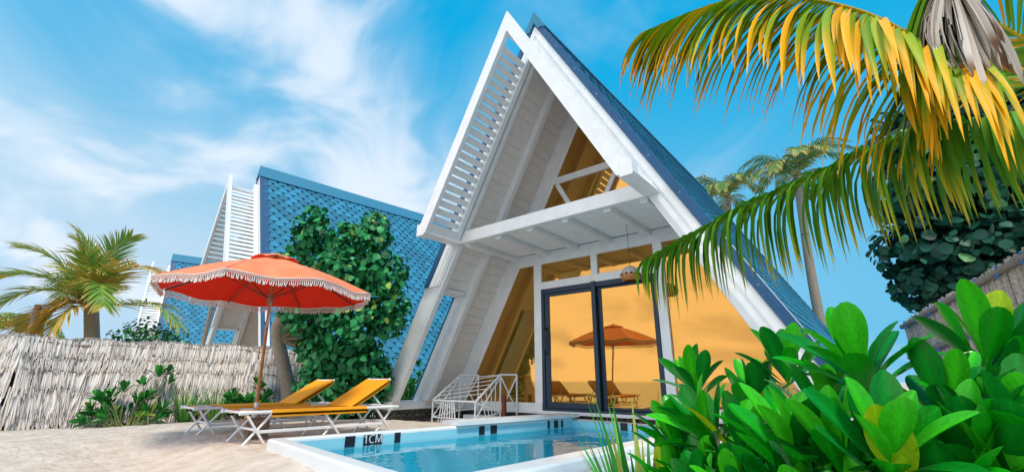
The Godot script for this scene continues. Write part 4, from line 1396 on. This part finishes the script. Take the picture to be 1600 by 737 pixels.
func greenery_left() -> void:
	textured(mat("stem", lin(0.20, 0.24, 0.08), 0.7), null, 1.0)
	# round-leaved tree behind the loungers
	var t := thing("leafy_tree", "round green tree with heart-shaped leaves behind the orange umbrella", "tree", ground_at(-4.24, 2.76))
	var o := t.position
	var lobes := []
	for l in [[-3.05, 3.25, 3.48, 0.40], [-3.02, 3.62, 3.46, 0.22], [-2.53, 3.02, 3.08, 0.34], [-2.50, 3.30, 3.06, 0.2], [-2.14, 3.15, 2.69, 0.40], [-2.12, 3.50, 2.68, 0.24], [-3.43, 2.62, 3.39, 0.52], [-2.59, 2.43, 3.04, 0.58], [-2.14, 2.48, 2.43, 0.55], [-3.3, 1.80, 3.2, 0.52], [-2.52, 1.61, 2.77, 0.62], [-2.19, 1.77, 2.17, 0.48], [-2.99, 0.92, 2.73, 0.5], [-2.62, 0.87, 2.28, 0.45], [-3.45, 1.12, 2.85, 0.40], [-2.95, 0.40, 2.55, 0.46], [-2.65, 0.42, 2.05, 0.42], [-3.35, 0.50, 2.80, 0.42], [-2.95, 0.15, 2.2, 0.42], [-3.3, 0.9, 2.3, 0.5], [-3.0, 0.5, 1.75, 0.45]]:
		lobes.push_back([l[0] - o.x, l[1] - o.y, l[2] - o.z, l[3]])
	ringed_trunk(t, [Vector3(0, -0.15, 0), Vector3(0.02, 0.45, 0.12), Vector3(0.02, 1.15, 0.38), Vector3(0.12, 1.75, 0.6), Vector3(0.6, 2.3, 0.55)], 0.17, 0.10, M.palm_bark)
	for l in lobes:
		var m := MB.new()
		var e := Vector3(l[0], l[1], l[2])
		m.tube([Vector3(0.12, 1.5, 0.5), Vector3(0.12, 1.7, 0.5).lerp(e, 0.5) + Vector3(0, 0.1, 0), e], [0.05, 0.03, 0.012], 6)
		obj(m, "branch", M.tree_bark, t)
	var heart := leaf_mesh(1.0, 0.95, 0.12, 0.16, 0.62, 6)
	lobed_crown(t, lobes, 8200, heart, 0.120, [Color(0.015, 0.17, 0.06), Color(0.035, 0.33, 0.10), Color(0.32, 0.52, 0.08)], 300, 41, Vector3(0.8, 0.1, 0.5).normalized())

	# coconut palm beyond the fence
	var pal := [Color(0.06, 0.30, 0.04), Color(0.22, 0.44, 0.07), Color(0.66, 0.48, 0.10), Color(0.62, 0.50, 0.14)]
	var dryp := [Color(0.60, 0.42, 0.07), Color(0.42, 0.44, 0.09), Color(0.70, 0.34, 0.05), Color(0.7, 0.42, 0.12)]
	var pt := thing("coconut_palm", "small coconut palm with arching fronds behind the thatch fence", "palm tree", ground_at(-13.3, 4.45))
	o = pt.position
	ringed_trunk(pt, [Vector3(0, -0.2, 0), Vector3(0.05, 1.2, 0.1), Vector3(0.2, 2.7, 0.45), Vector3(0.25, 3.0, 0.52)], 0.22, 0.17, M.palm_bark)
	var fr := [[Vector3(-13.05, 2.63, 4.97), Vector3(-12.91, 3.44, 5.59), Vector3(-13.03, 3.92, 6.16), Vector3(-13.17, 4.1, 6.8)],
		[Vector3(-13.05, 2.63, 4.97), Vector3(-12.96, 3.22, 5.81), Vector3(-13.04, 3.35, 6.49), Vector3(-13.36, 3.2, 7.1)],
		[Vector3(-13.05, 2.63, 4.97), Vector3(-13.25, 3.58, 5.11), Vector3(-13.39, 4.38, 5.3), Vector3(-13.56, 4.95, 5.73)],
		[Vector3(-13.05, 2.63, 4.97), Vector3(-12.71, 3.53, 4.93), Vector3(-12.52, 4.32, 4.83), Vector3(-12.2, 4.75, 4.6)],
		[Vector3(-13.05, 2.63, 4.97), Vector3(-12.14, 3.27, 4.9), Vector3(-11.15, 3.66, 4.53), Vector3(-10.15, 3.3, 3.98)],
		[Vector3(-13.05, 2.63, 4.97), Vector3(-12.13, 2.62, 4.61), Vector3(-10.68, 2.58, 3.97), Vector3(-10.02, 1.95, 3.45)],
		[Vector3(-13.05, 2.63, 4.97), Vector3(-13.08, 2.65, 5.5), Vector3(-13.45, 2.2, 6.0), Vector3(-13.66, 1.45, 6.2)],
		[Vector3(-13.05, 2.63, 4.97), Vector3(-12.2, 3.0, 5.1), Vector3(-11.4, 3.04, 5.1), Vector3(-10.9, 2.4, 5.0)],
		[Vector3(-13.05, 2.63, 4.97), Vector3(-12.7, 2.5, 5.4), Vector3(-12.6, 2.1, 5.6), Vector3(-12.6, 1.6, 5.7)],
		[Vector3(-13.05, 2.63, 4.97), Vector3(-13.82, 3.43, 5.24), Vector3(-14.68, 3.83, 5.43), Vector3(-15.52, 3.0, 5.36)],
		[Vector3(-13.05, 2.63, 4.97), Vector3(-12.8, 3.4, 5.2), Vector3(-12.6, 3.9, 5.35), Vector3(-12.4, 4.0, 5.7)],
		[Vector3(-13.05, 2.63, 4.97), Vector3(-12.9, 2.7, 5.4), Vector3(-12.95, 2.3, 5.75), Vector3(-13.05, 1.7, 5.9)],
		[Vector3(-13.05, 2.63, 4.97), Vector3(-12.6, 3.2, 5.2), Vector3(-12.1, 3.5, 5.2), Vector3(-11.6, 3.4, 5.0)],
		[Vector3(-13.05, 2.63, 4.97), Vector3(-13.0, 2.95, 5.6), Vector3(-13.2, 2.9, 6.3), Vector3(-13.5, 2.4, 6.9)],
		[Vector3(-13.05, 2.63, 4.97), Vector3(-13.0, 3.6, 5.2), Vector3(-12.95, 4.2, 5.4), Vector3(-12.9, 4.55, 5.7)]]
	for i in fr.size():
		var pts := []
		for q in fr[i]: pts.push_back(q - o)
		frond(pt, pts, 48, 0.92, 0.35, dryp if i in [4, 6, 8, 11] else pal, false, 200 + i, 0.045, 0.8)
	# second palm at the left edge
	var p2 := thing("coconut_palm", "coconut palm with drooping yellow fronds at the left edge behind the fence", "palm tree", ground_at(-15.6, 6.6))
	ringed_trunk(p2, [Vector3(0, -0.2, 0), Vector3(0.0, 1.0, 0.1), Vector3(0.1, 2.0, 0.2)], 0.26, 0.2, M.palm_bark)
	for i in 9:
		var a := TAU * i / 9.0 + 0.3
		var d := Vector3(cos(a), 0, sin(a))
		frond(p2, [Vector3(0.1, 1.95, 0.2), Vector3(0.1, 2.5, 0.2) + d * 0.7, Vector3(0.1, 2.5, 0.2) + d * 1.4, Vector3(0.1, 1.7, 0.2) + d * 2.0], 30, 0.55, 0.6, dryp if i % 3 == 0 else pal, false, 260 + i, 0.055, 0.85)
	var gp := thing("leaning_pole", "leaning pale grey pole standing up behind the fence near the palm", "pole", ground_at(-13.1, 5.9))
	var mb := MB.new(); mb.tube([Vector3(-0.35, -0.2, 0.0), Vector3(-0.05, 1.6, 0.1), Vector3(0.10, 2.75, 0.15)], [0.09, 0.085, 0.08], 10); obj(mb, "shaft", M.grey_wood, gp)
	gp = thing("thin_pole", "thin pinkish pole in front of the house behind the umbrella", "pole", ground_at(-8.0, 3.4))
	mb = MB.new(); mb.tube([Vector3(-0.1, -0.2, 0.0), Vector3(0.0, 1.2, 0.0), Vector3(0.1, 2.9, 0.0)], [0.05, 0.05, 0.045], 10); obj(mb, "shaft", M.grey_wood, gp)
	# bush behind the fence
	var bb := thing("round_bush", "small dark bush showing above the thatch fence beside the palm", "bush", ground_at(-11.3, 3.9))
	o = bb.position
	lobed_crown(bb, [[-0.6, 1.75, 0.35, 0.45], [0.1, 2.0, 0.1, 0.48], [0.7, 1.8, -0.25, 0.45], [1.2, 1.7, -0.5, 0.4], [0.2, 1.0, 0.1, 0.6], [-0.3, 0.6, 0.2, 0.6]], 1500, leaf_mesh(1.0, 0.6, 0.15, 0.1, 0.8, 5), 0.12, [Color(0.02, 0.12, 0.03), Color(0.06, 0.24, 0.07), Color(0.35, 0.45, 0.25)], 40, 43, Vector3(0.9, 0.1, 0.3))
	mb = MB.new(); mb.tube([Vector3(0, -0.1, 0), Vector3(0, 0.9, 0.1)], [0.05, 0.03], 6); obj(mb, "stem", M.tree_bark, bb)
	# shrubs along the fence
	var gm := leaf_mats(Color(0.02, 0.24, 0.03), Color(0.05, 0.36, 0.05), Color(0.35, 0.40, 0.05), Color(0.012, 0.15, 0.025), 0.32)
	var tips := []
	var r := RandomNumberGenerator.new(); r.seed = 51
	for i in 26:
		var a := r.randf() * TAU
		var q := sqrt(r.randf())
		tips.push_back(Vector3(-4.95 + 0.34 * q * cos(a), -0.16 + 0.48 * r.randf() * (1.1 - 0.6 * q), 5.25 + 0.55 * q * sin(a)))
	for q in [Vector3(-4.95, 0.55, 4.93), Vector3(-4.9, 0.60, 4.83), Vector3(-5.0, 0.42, 4.75), Vector3(-4.95, 0.40, 5.1), Vector3(-5.0, 0.30, 5.35), Vector3(-4.95, 0.18, 5.6)]: tips.push_back(q)
	shrub("beach_shrub", "glossy green shrub growing at the foot of the thatch fence", "shrub", ground_at(-4.95, 5.2), tips, 0.20, 9, gm, 52, "shrubs along the fence")
	shrub("seedling", "small yellow-green seedling in the sand before the fence shrub", "seedling", ground_at(-4.45, 5.08), [ground_at(-4.5, 5.05) + Vector3(0, 0.12, 0), ground_at(-4.4, 5.2) + Vector3(0, 0.10, 0)], 0.11, 6, leaf_mats(Color(0.25, 0.40, 0.05), Color(0.3, 0.42, 0.06), Color(0.4, 0.4, 0.05), Color(0.2, 0.36, 0.04)), 53)
	clump("strap_leaf_plant", "clump of long arching strap leaves left of the far lounger", "plant", ground_at(-4.75, 4.45), 60, 0.85, 0.035, 1.0, [Color(0.04, 0.22, 0.03), Color(0.12, 0.34, 0.06), Color(0.55, 0.45, 0.15)], 61)
	clump("strap_leaf_plant", "smaller clump of yellowing strap leaves by the lounger's foot end", "plant", ground_at(-4.5, 4.05), 44, 0.75, 0.035, 1.1, [Color(0.06, 0.24, 0.03), Color(0.18, 0.36, 0.06), Color(0.6, 0.45, 0.15)], 62)
	var spots := [[-4.45, 3.55, "low dark shrub behind the umbrella pole"], [-4.35, 2.35, "low dark shrub just right of the pale trunk"], [-3.75, 2.05, "dark green shrub below the round tree"], [-3.45, 1.45, "leafy shrub seen left of the white front leg"], [-3.55, 0.75, "leafy shrub seen through the opening in the white house side"], [-3.75, 0.1, "leafy shrub farthest back beside the white house side"]]
	for i in spots.size():
		tips = []
		for q in 26:
			var a := r.randf() * TAU
			var k := sqrt(r.randf())
			tips.push_back(Vector3(spots[i][0] + 0.40 * k * cos(a), -0.10 + (0.62 if i < 2 else 1.05) * r.randf() * (1.1 - 0.5 * k), spots[i][1] + 0.42 * k * sin(a)))
		shrub("low_shrub", spots[i][2], "shrub", ground_at(spots[i][0], spots[i][1]), tips, 0.19, 10, gm, 70 + i, "shrubs along the fence")

func greenery_right() -> void:
	var gm := leaf_mats(Color(0.010, 0.44, 0.012), Color(0.06, 0.64, 0.018), Color(0.45, 0.62, 0.012), Color(0.005, 0.27, 0.022), 0.22, 0.5)
	var tips := []
	for q in [[5.21, 0.47, 6.0], [4.65, 0.44, 5.56], [5.09, 0.37, 5.85], [5.45, 0.52, 5.76], [5.34, 0.40, 6.06], [5.22, 0.31, 6.26], [4.62, 0.24, 5.77], [4.77, 0.28, 5.81], [4.86, 0.24, 5.91], [5.03, 0.28, 6.13], [5.39, 0.30, 6.12], [4.97, 0.49, 5.59], [4.83, 0.35, 5.51], [5.14, 0.29, 6.18], [5.5, 0.41, 5.74], [5.62, 0.36, 5.95], [4.95, 0.1, 5.95], [5.2, 0.12, 6.1], [5.1, 0.35, 5.55]]:
		tips.push_back(Vector3(q[0], q[1], q[2]))
	var big := shrub("foreground_shrub", "large glossy green shrub with spoon-shaped leaves in the right foreground", "shrub", ground_at(5.08, 5.82), tips, 0.20, 15, gm, 81)
	# one broad yellowing leaf and a few dry blossoms
	var la := Vector3(5.256, 0.319, 6.287); var lb := Vector3(5.233, 0.437, 6.340)
	put(leaf_mesh(1.0, 0.46, 0.14, 0.06, 1.35, 16), "leaf", gm[2], big, Transform3D(aim(lb - la, Vector3(0.0, 0.45, 0.9)).scaled_local(Vector3.ONE * 0.165), la - big.position))
	for q in [[5.438, 0.548, 5.83], [5.17, 0.49, 6.02], [4.81, 0.375, 5.70], [5.19, 0.50, 6.03], [4.92, 0.31, 6.02]]:
		var bm := MB.new()
		for k in 5:
			var a := TAU * k / 5.0
			var c := Vector3(q[0], q[1], q[2]) - big.position
			bm.sheet([[c, c + Vector3(0.001, 0, 0.001)], [c + Vector3(cos(a) * 0.011 - sin(a) * 0.004, 0.006, sin(a) * 0.011 + cos(a) * 0.004), c + Vector3(cos(a) * 0.011 + sin(a) * 0.004, 0.006, sin(a) * 0.011 - cos(a) * 0.004)], [c + Vector3(cos(a) * 0.018, 0.002, sin(a) * 0.018), c + Vector3(cos(a) * 0.0185, 0.002, sin(a) * 0.0185)]], Vector3.UP)
		obj(bm, "blossom", M.bamboo if q[0] > 5.3 else M.fringe, big)
	var more := []
	for q in [[4.62, 0.10, 5.85], [4.72, 0.16, 5.9], [4.82, 0.08, 5.98], [4.55, 0.02, 5.78], [4.9, 0.14, 6.05], [4.98, 0.06, 6.12], [4.75, -0.02, 5.95], [4.68, 0.22, 5.72], [4.88, 0.22, 5.85], [5.05, 0.16, 6.16], [4.6, 0.18, 5.64], [4.95, -0.02, 6.1], [4.85, 0.0, 6.06], [4.66, 0.02, 5.92], [5.0, 0.2, 6.05], [4.8, 0.1, 6.02], [4.92, 0.08, 6.16], [4.74, 0.06, 6.0]]: more.push_back(Vector3(q[0], q[1], q[2]))
	shrub("foreground_shrub", "lower leafy shrub at the bottom of the frame beside the blade plant", "shrub", ground_at(4.78, 5.88), more, 0.18, 15, gm, 83)
	more = []
	for q in [[5.2, 0.16, 6.28], [5.32, 0.2, 6.22], [5.42, 0.14, 6.1], [5.5, 0.24, 6.0], [5.3, 0.05, 6.2], [5.58, 0.2, 5.85], [5.62, 0.5, 5.6], [5.15, 0.05, 6.2], [5.45, 0.3, 5.9], [5.55, 0.08, 5.95], [5.1, 0.12, 6.25], [5.25, 0.1, 6.3], [5.38, 0.08, 6.2], [5.2, 0.2, 6.12], [5.12, 0.22, 6.05], [5.40, 0.24, 6.14], [5.47, 0.32, 6.08], [5.36, 0.30, 6.16]]: more.push_back(Vector3(q[0], q[1], q[2]))
	shrub("foreground_shrub", "leafy shrub in the bottom right corner of the frame", "shrub", ground_at(5.42, 6.0), more, 0.19, 15, gm, 84)
	clump("blade_leaf_plant", "spiky plant with narrow green blades beside the pool rim in the foreground", "plant", ground_at(4.36, 5.50), 36, 0.74, 0.058, 0.8, [Color(0.02, 0.24, 0.03), Color(0.06, 0.36, 0.04), Color(0.35, 0.40, 0.08)], 82)
	# near coconut palm: trunk out of the frame, fronds reaching in
	var t := thing("coconut_palm", "near coconut palm reaching in with long green and yellow fronds at upper right", "palm tree", ground_at(7.35, 2.6))
	var o := t.position
	ringed_trunk(t, [Vector3(0, -0.2, 0), Vector3(0.05, 1.2, 0.1), Vector3(-0.35, 2.4, 0.35), Vector3(-0.55, 2.85, 0.43)], 0.17, 0.14, M.palm_bark)
	var pal := [Color(0.03, 0.23, 0.015), Color(0.12, 0.35, 0.02), Color(0.62, 0.33, 0.02), Color(0.60, 0.36, 0.02)]
	var grn := [Color(0.02, 0.24, 0.018), Color(0.13, 0.44, 0.03), Color(0.66, 0.50, 0.04), Color(0.60, 0.44, 0.05)]
	var yel := [Color(0.07, 0.30, 0.01), Color(0.32, 0.50, 0.02), Color(0.85, 0.44, 0.01), Color(0.75, 0.32, 0.01)]
	var dry := [Color(0.70, 0.60, 0.52), Color(0.84, 0.77, 0.70), Color(0.22, 0.11, 0.06), Color(0.40, 0.26, 0.16)]
	var rel := func(a: Array) -> Array:
		var out := []
		for q in a: out.push_back(Vector3(q[0], q[1], q[2]) - o)
		return out
	frond(t, rel.call([[6.75, 2.2, 3.0], [6.28, 2.21, 3.27], [5.73, 2.14, 3.61], [5.4, 2.03, 3.77], [5.01, 1.86, 3.95], [4.61, 1.68, 4.13], [4.27, 1.5, 4.27], [4.0, 1.36, 4.36]]), 76, 0.90, 7.0, grn, true, 301, 0.054, 0.55, "frond", 0.08, 0.0, 0.75)
	frond(t, rel.call([[6.68, 2.35, 3.04], [5.82, 2.62, 4.01], [5.59, 2.72, 4.31], [5.32, 2.77, 4.62], [5.02, 2.79, 4.87], [4.75, 2.71, 5.05], [4.45, 2.56, 5.24]]), 100, 1.02, 0.9, yel, true, 302, 0.046, 0.36, "frond", 0.25, 0.95)
	frond(t, rel.call([[6.74, 2.39, 2.9], [6.48, 2.91, 3.06], [6.32, 3.24, 3.06], [6.11, 3.63, 2.99]]), 34, 0.7, 0.7, pal, true, 303, 0.036, 0.8)
	frond(t, rel.call([[6.69, 2.33, 3.05], [6.56, 2.6, 2.86], [6.54, 2.89, 2.6], [6.38, 3.42, 2.4]]), 34, 0.7, 0.8, pal, true, 304, 0.036, 0.8)
	# the hanging yellow frond and the dry one, each a bundle of strips fanning from one point
	bundle(t, "frond", Vector3(5.96, 2.95, 4.22) - o, rel.call([[5.64, 1.95, 4.12], [5.66, 1.78, 4.06], [5.70, 1.74, 4.04], [5.75, 1.88, 4.02]]), 26, 0.040, yel, 305)
	var d := bundle(t, "dry_frond", Vector3(5.98, 2.86, 4.24) - o, rel.call([[5.78, 2.12, 4.18], [5.82, 2.05, 4.16], [5.91, 2.06, 4.08], [6.03, 2.16, 3.96], [6.15, 2.23, 3.82], [6.25, 2.34, 3.72]]), 46, 0.040, dry, 306)
	d.set_meta("label", "dry pale frond hanging in a bundle")
	frond(t, rel.call([[6.7, 2.3, 3.0], [6.9, 2.9, 2.6], [7.3, 3.2, 2.2], [7.9, 3.0, 1.9]]), 40, 0.7, 0.8, pal, false, 307, 0.036, 0.8)
	frond(t, rel.call([[6.7, 2.3, 3.0], [7.1, 2.7, 3.4], [7.6, 2.7, 3.8], [8.2, 2.3, 4.2]]), 40, 0.7, 0.8, pal, false, 308, 0.036, 0.8)

	# two palms behind the house
	var spots := [[1.6, -9.6, 7.0, "palm crown just showing behind the main house's right roof edge"], [4.0, -7.6, 6.4, "tall palm with pale trunk behind the hanging green frond"]]
	var fp := [Color(0.05, 0.22, 0.05), Color(0.12, 0.32, 0.08), Color(0.45, 0.36, 0.10), Color(0.40, 0.34, 0.10)]
	for i in 2:
		var b := ground_at(spots[i][0], spots[i][1])
		var hgt: float = spots[i][2] - b.y
		var q := thing("coconut_palm", spots[i][3], "palm tree", b)
		ringed_trunk(q, [Vector3(0, -0.2, 0), Vector3(0.0, hgt * 0.5, 0.05), Vector3(0.15, hgt, 0.1)], 0.16, 0.10, M.palm_bark)
		for k in 13:
			var a := TAU * k / 13.0 * 2.0 + 0.4 * i
			var dd := Vector3(cos(a), 0, sin(a))
			var c := Vector3(0.15, hgt, 0.1)
			var up := 0.75 if k % 3 == 0 else (0.35 if k % 3 == 1 else 0.0)
			frond(q, [c, c + dd * 0.5 + Vector3(0, 0.25 + up * 0.5, 0), c + dd * 1.0 + Vector3(0, 0.25 + up * 0.7, 0), c + dd * 1.5 + Vector3(0, -0.25 + up, 0)], 26, 0.5, 0.8, fp, false, 400 + i * 20 + k, 0.045, 0.8)
	# dark tree on the right
	var sg := thing("sea_grape_tree", "dark tree with big round leaves above the reed fence", "tree", ground_at(6.9, -4.0))
	o = sg.position
	var lobes := []
	for l in [[6.42, 5.1, -3.64, 0.70], [7.31, 5.6, -4.16, 0.9], [8.0, 5.66, -4.06, 1.0], [6.36, 4.01, -3.69, 0.85], [7.09, 4.08, -3.71, 0.95], [7.7, 3.74, -3.86, 1.0], [5.97, 2.98, -3.93, 0.60], [6.57, 2.85, -3.8, 0.82], [7.3, 2.81, -3.65, 0.85], [5.95, 2.21, -3.79, 0.45], [6.85, 2.1, -3.88, 0.6], [8.3, 4.6, -4.2, 1.0], [8.1, 2.6, -3.7, 0.8]]:
		lobes.push_back([l[0] - o.x, l[1] - o.y, l[2] - o.z, l[3]])
	mb_trunk(sg, [Vector3(0, -0.2, 0), Vector3(-0.2, 1.3, 0.05), Vector3(0.1, 2.6, 0.1), Vector3(0.4, 4.0, 0.0), Vector3(0.6, 5.2, -0.1)], [0.16, 0.13, 0.11, 0.08, 0.03])
	mb_trunk(sg, [Vector3(-0.1, 0.6, 0), Vector3(-0.8, 1.9, 0.1), Vector3(-0.95, 3.0, 0.1), Vector3(-0.6, 4.6, 0.3)], [0.10, 0.08, 0.06, 0.03])
	for l in lobes:
		var e := Vector3(l[0], l[1], l[2])
		var f := Vector3(0.1, 2.6, 0.1) if e.y > 2.6 else Vector3(-0.2, 1.3, 0.05)
		var m := MB.new(); m.tube([f, f.lerp(e, 0.5) + Vector3(0, 0.12, 0), e], [0.06, 0.035, 0.012], 6); obj(m, "branch", M.tree_bark, sg)
	lobed_crown(sg, lobes, 9000, leaf_mesh(1.0, 1.05, 0.14, 0.1, 0.9, 6), 0.165, [Color(0.010, 0.055, 0.04), Color(0.02, 0.12, 0.07), Color(0.10, 0.28, 0.10)], 300, 45, Vector3(-0.2, 0.0, 0.95))

func mb_trunk(par: Node3D, pts: Array, r: Array) -> void:
	var m := MB.new(); m.tube(pts, r, 10); obj(m, "trunk", M.tree_bark, par)
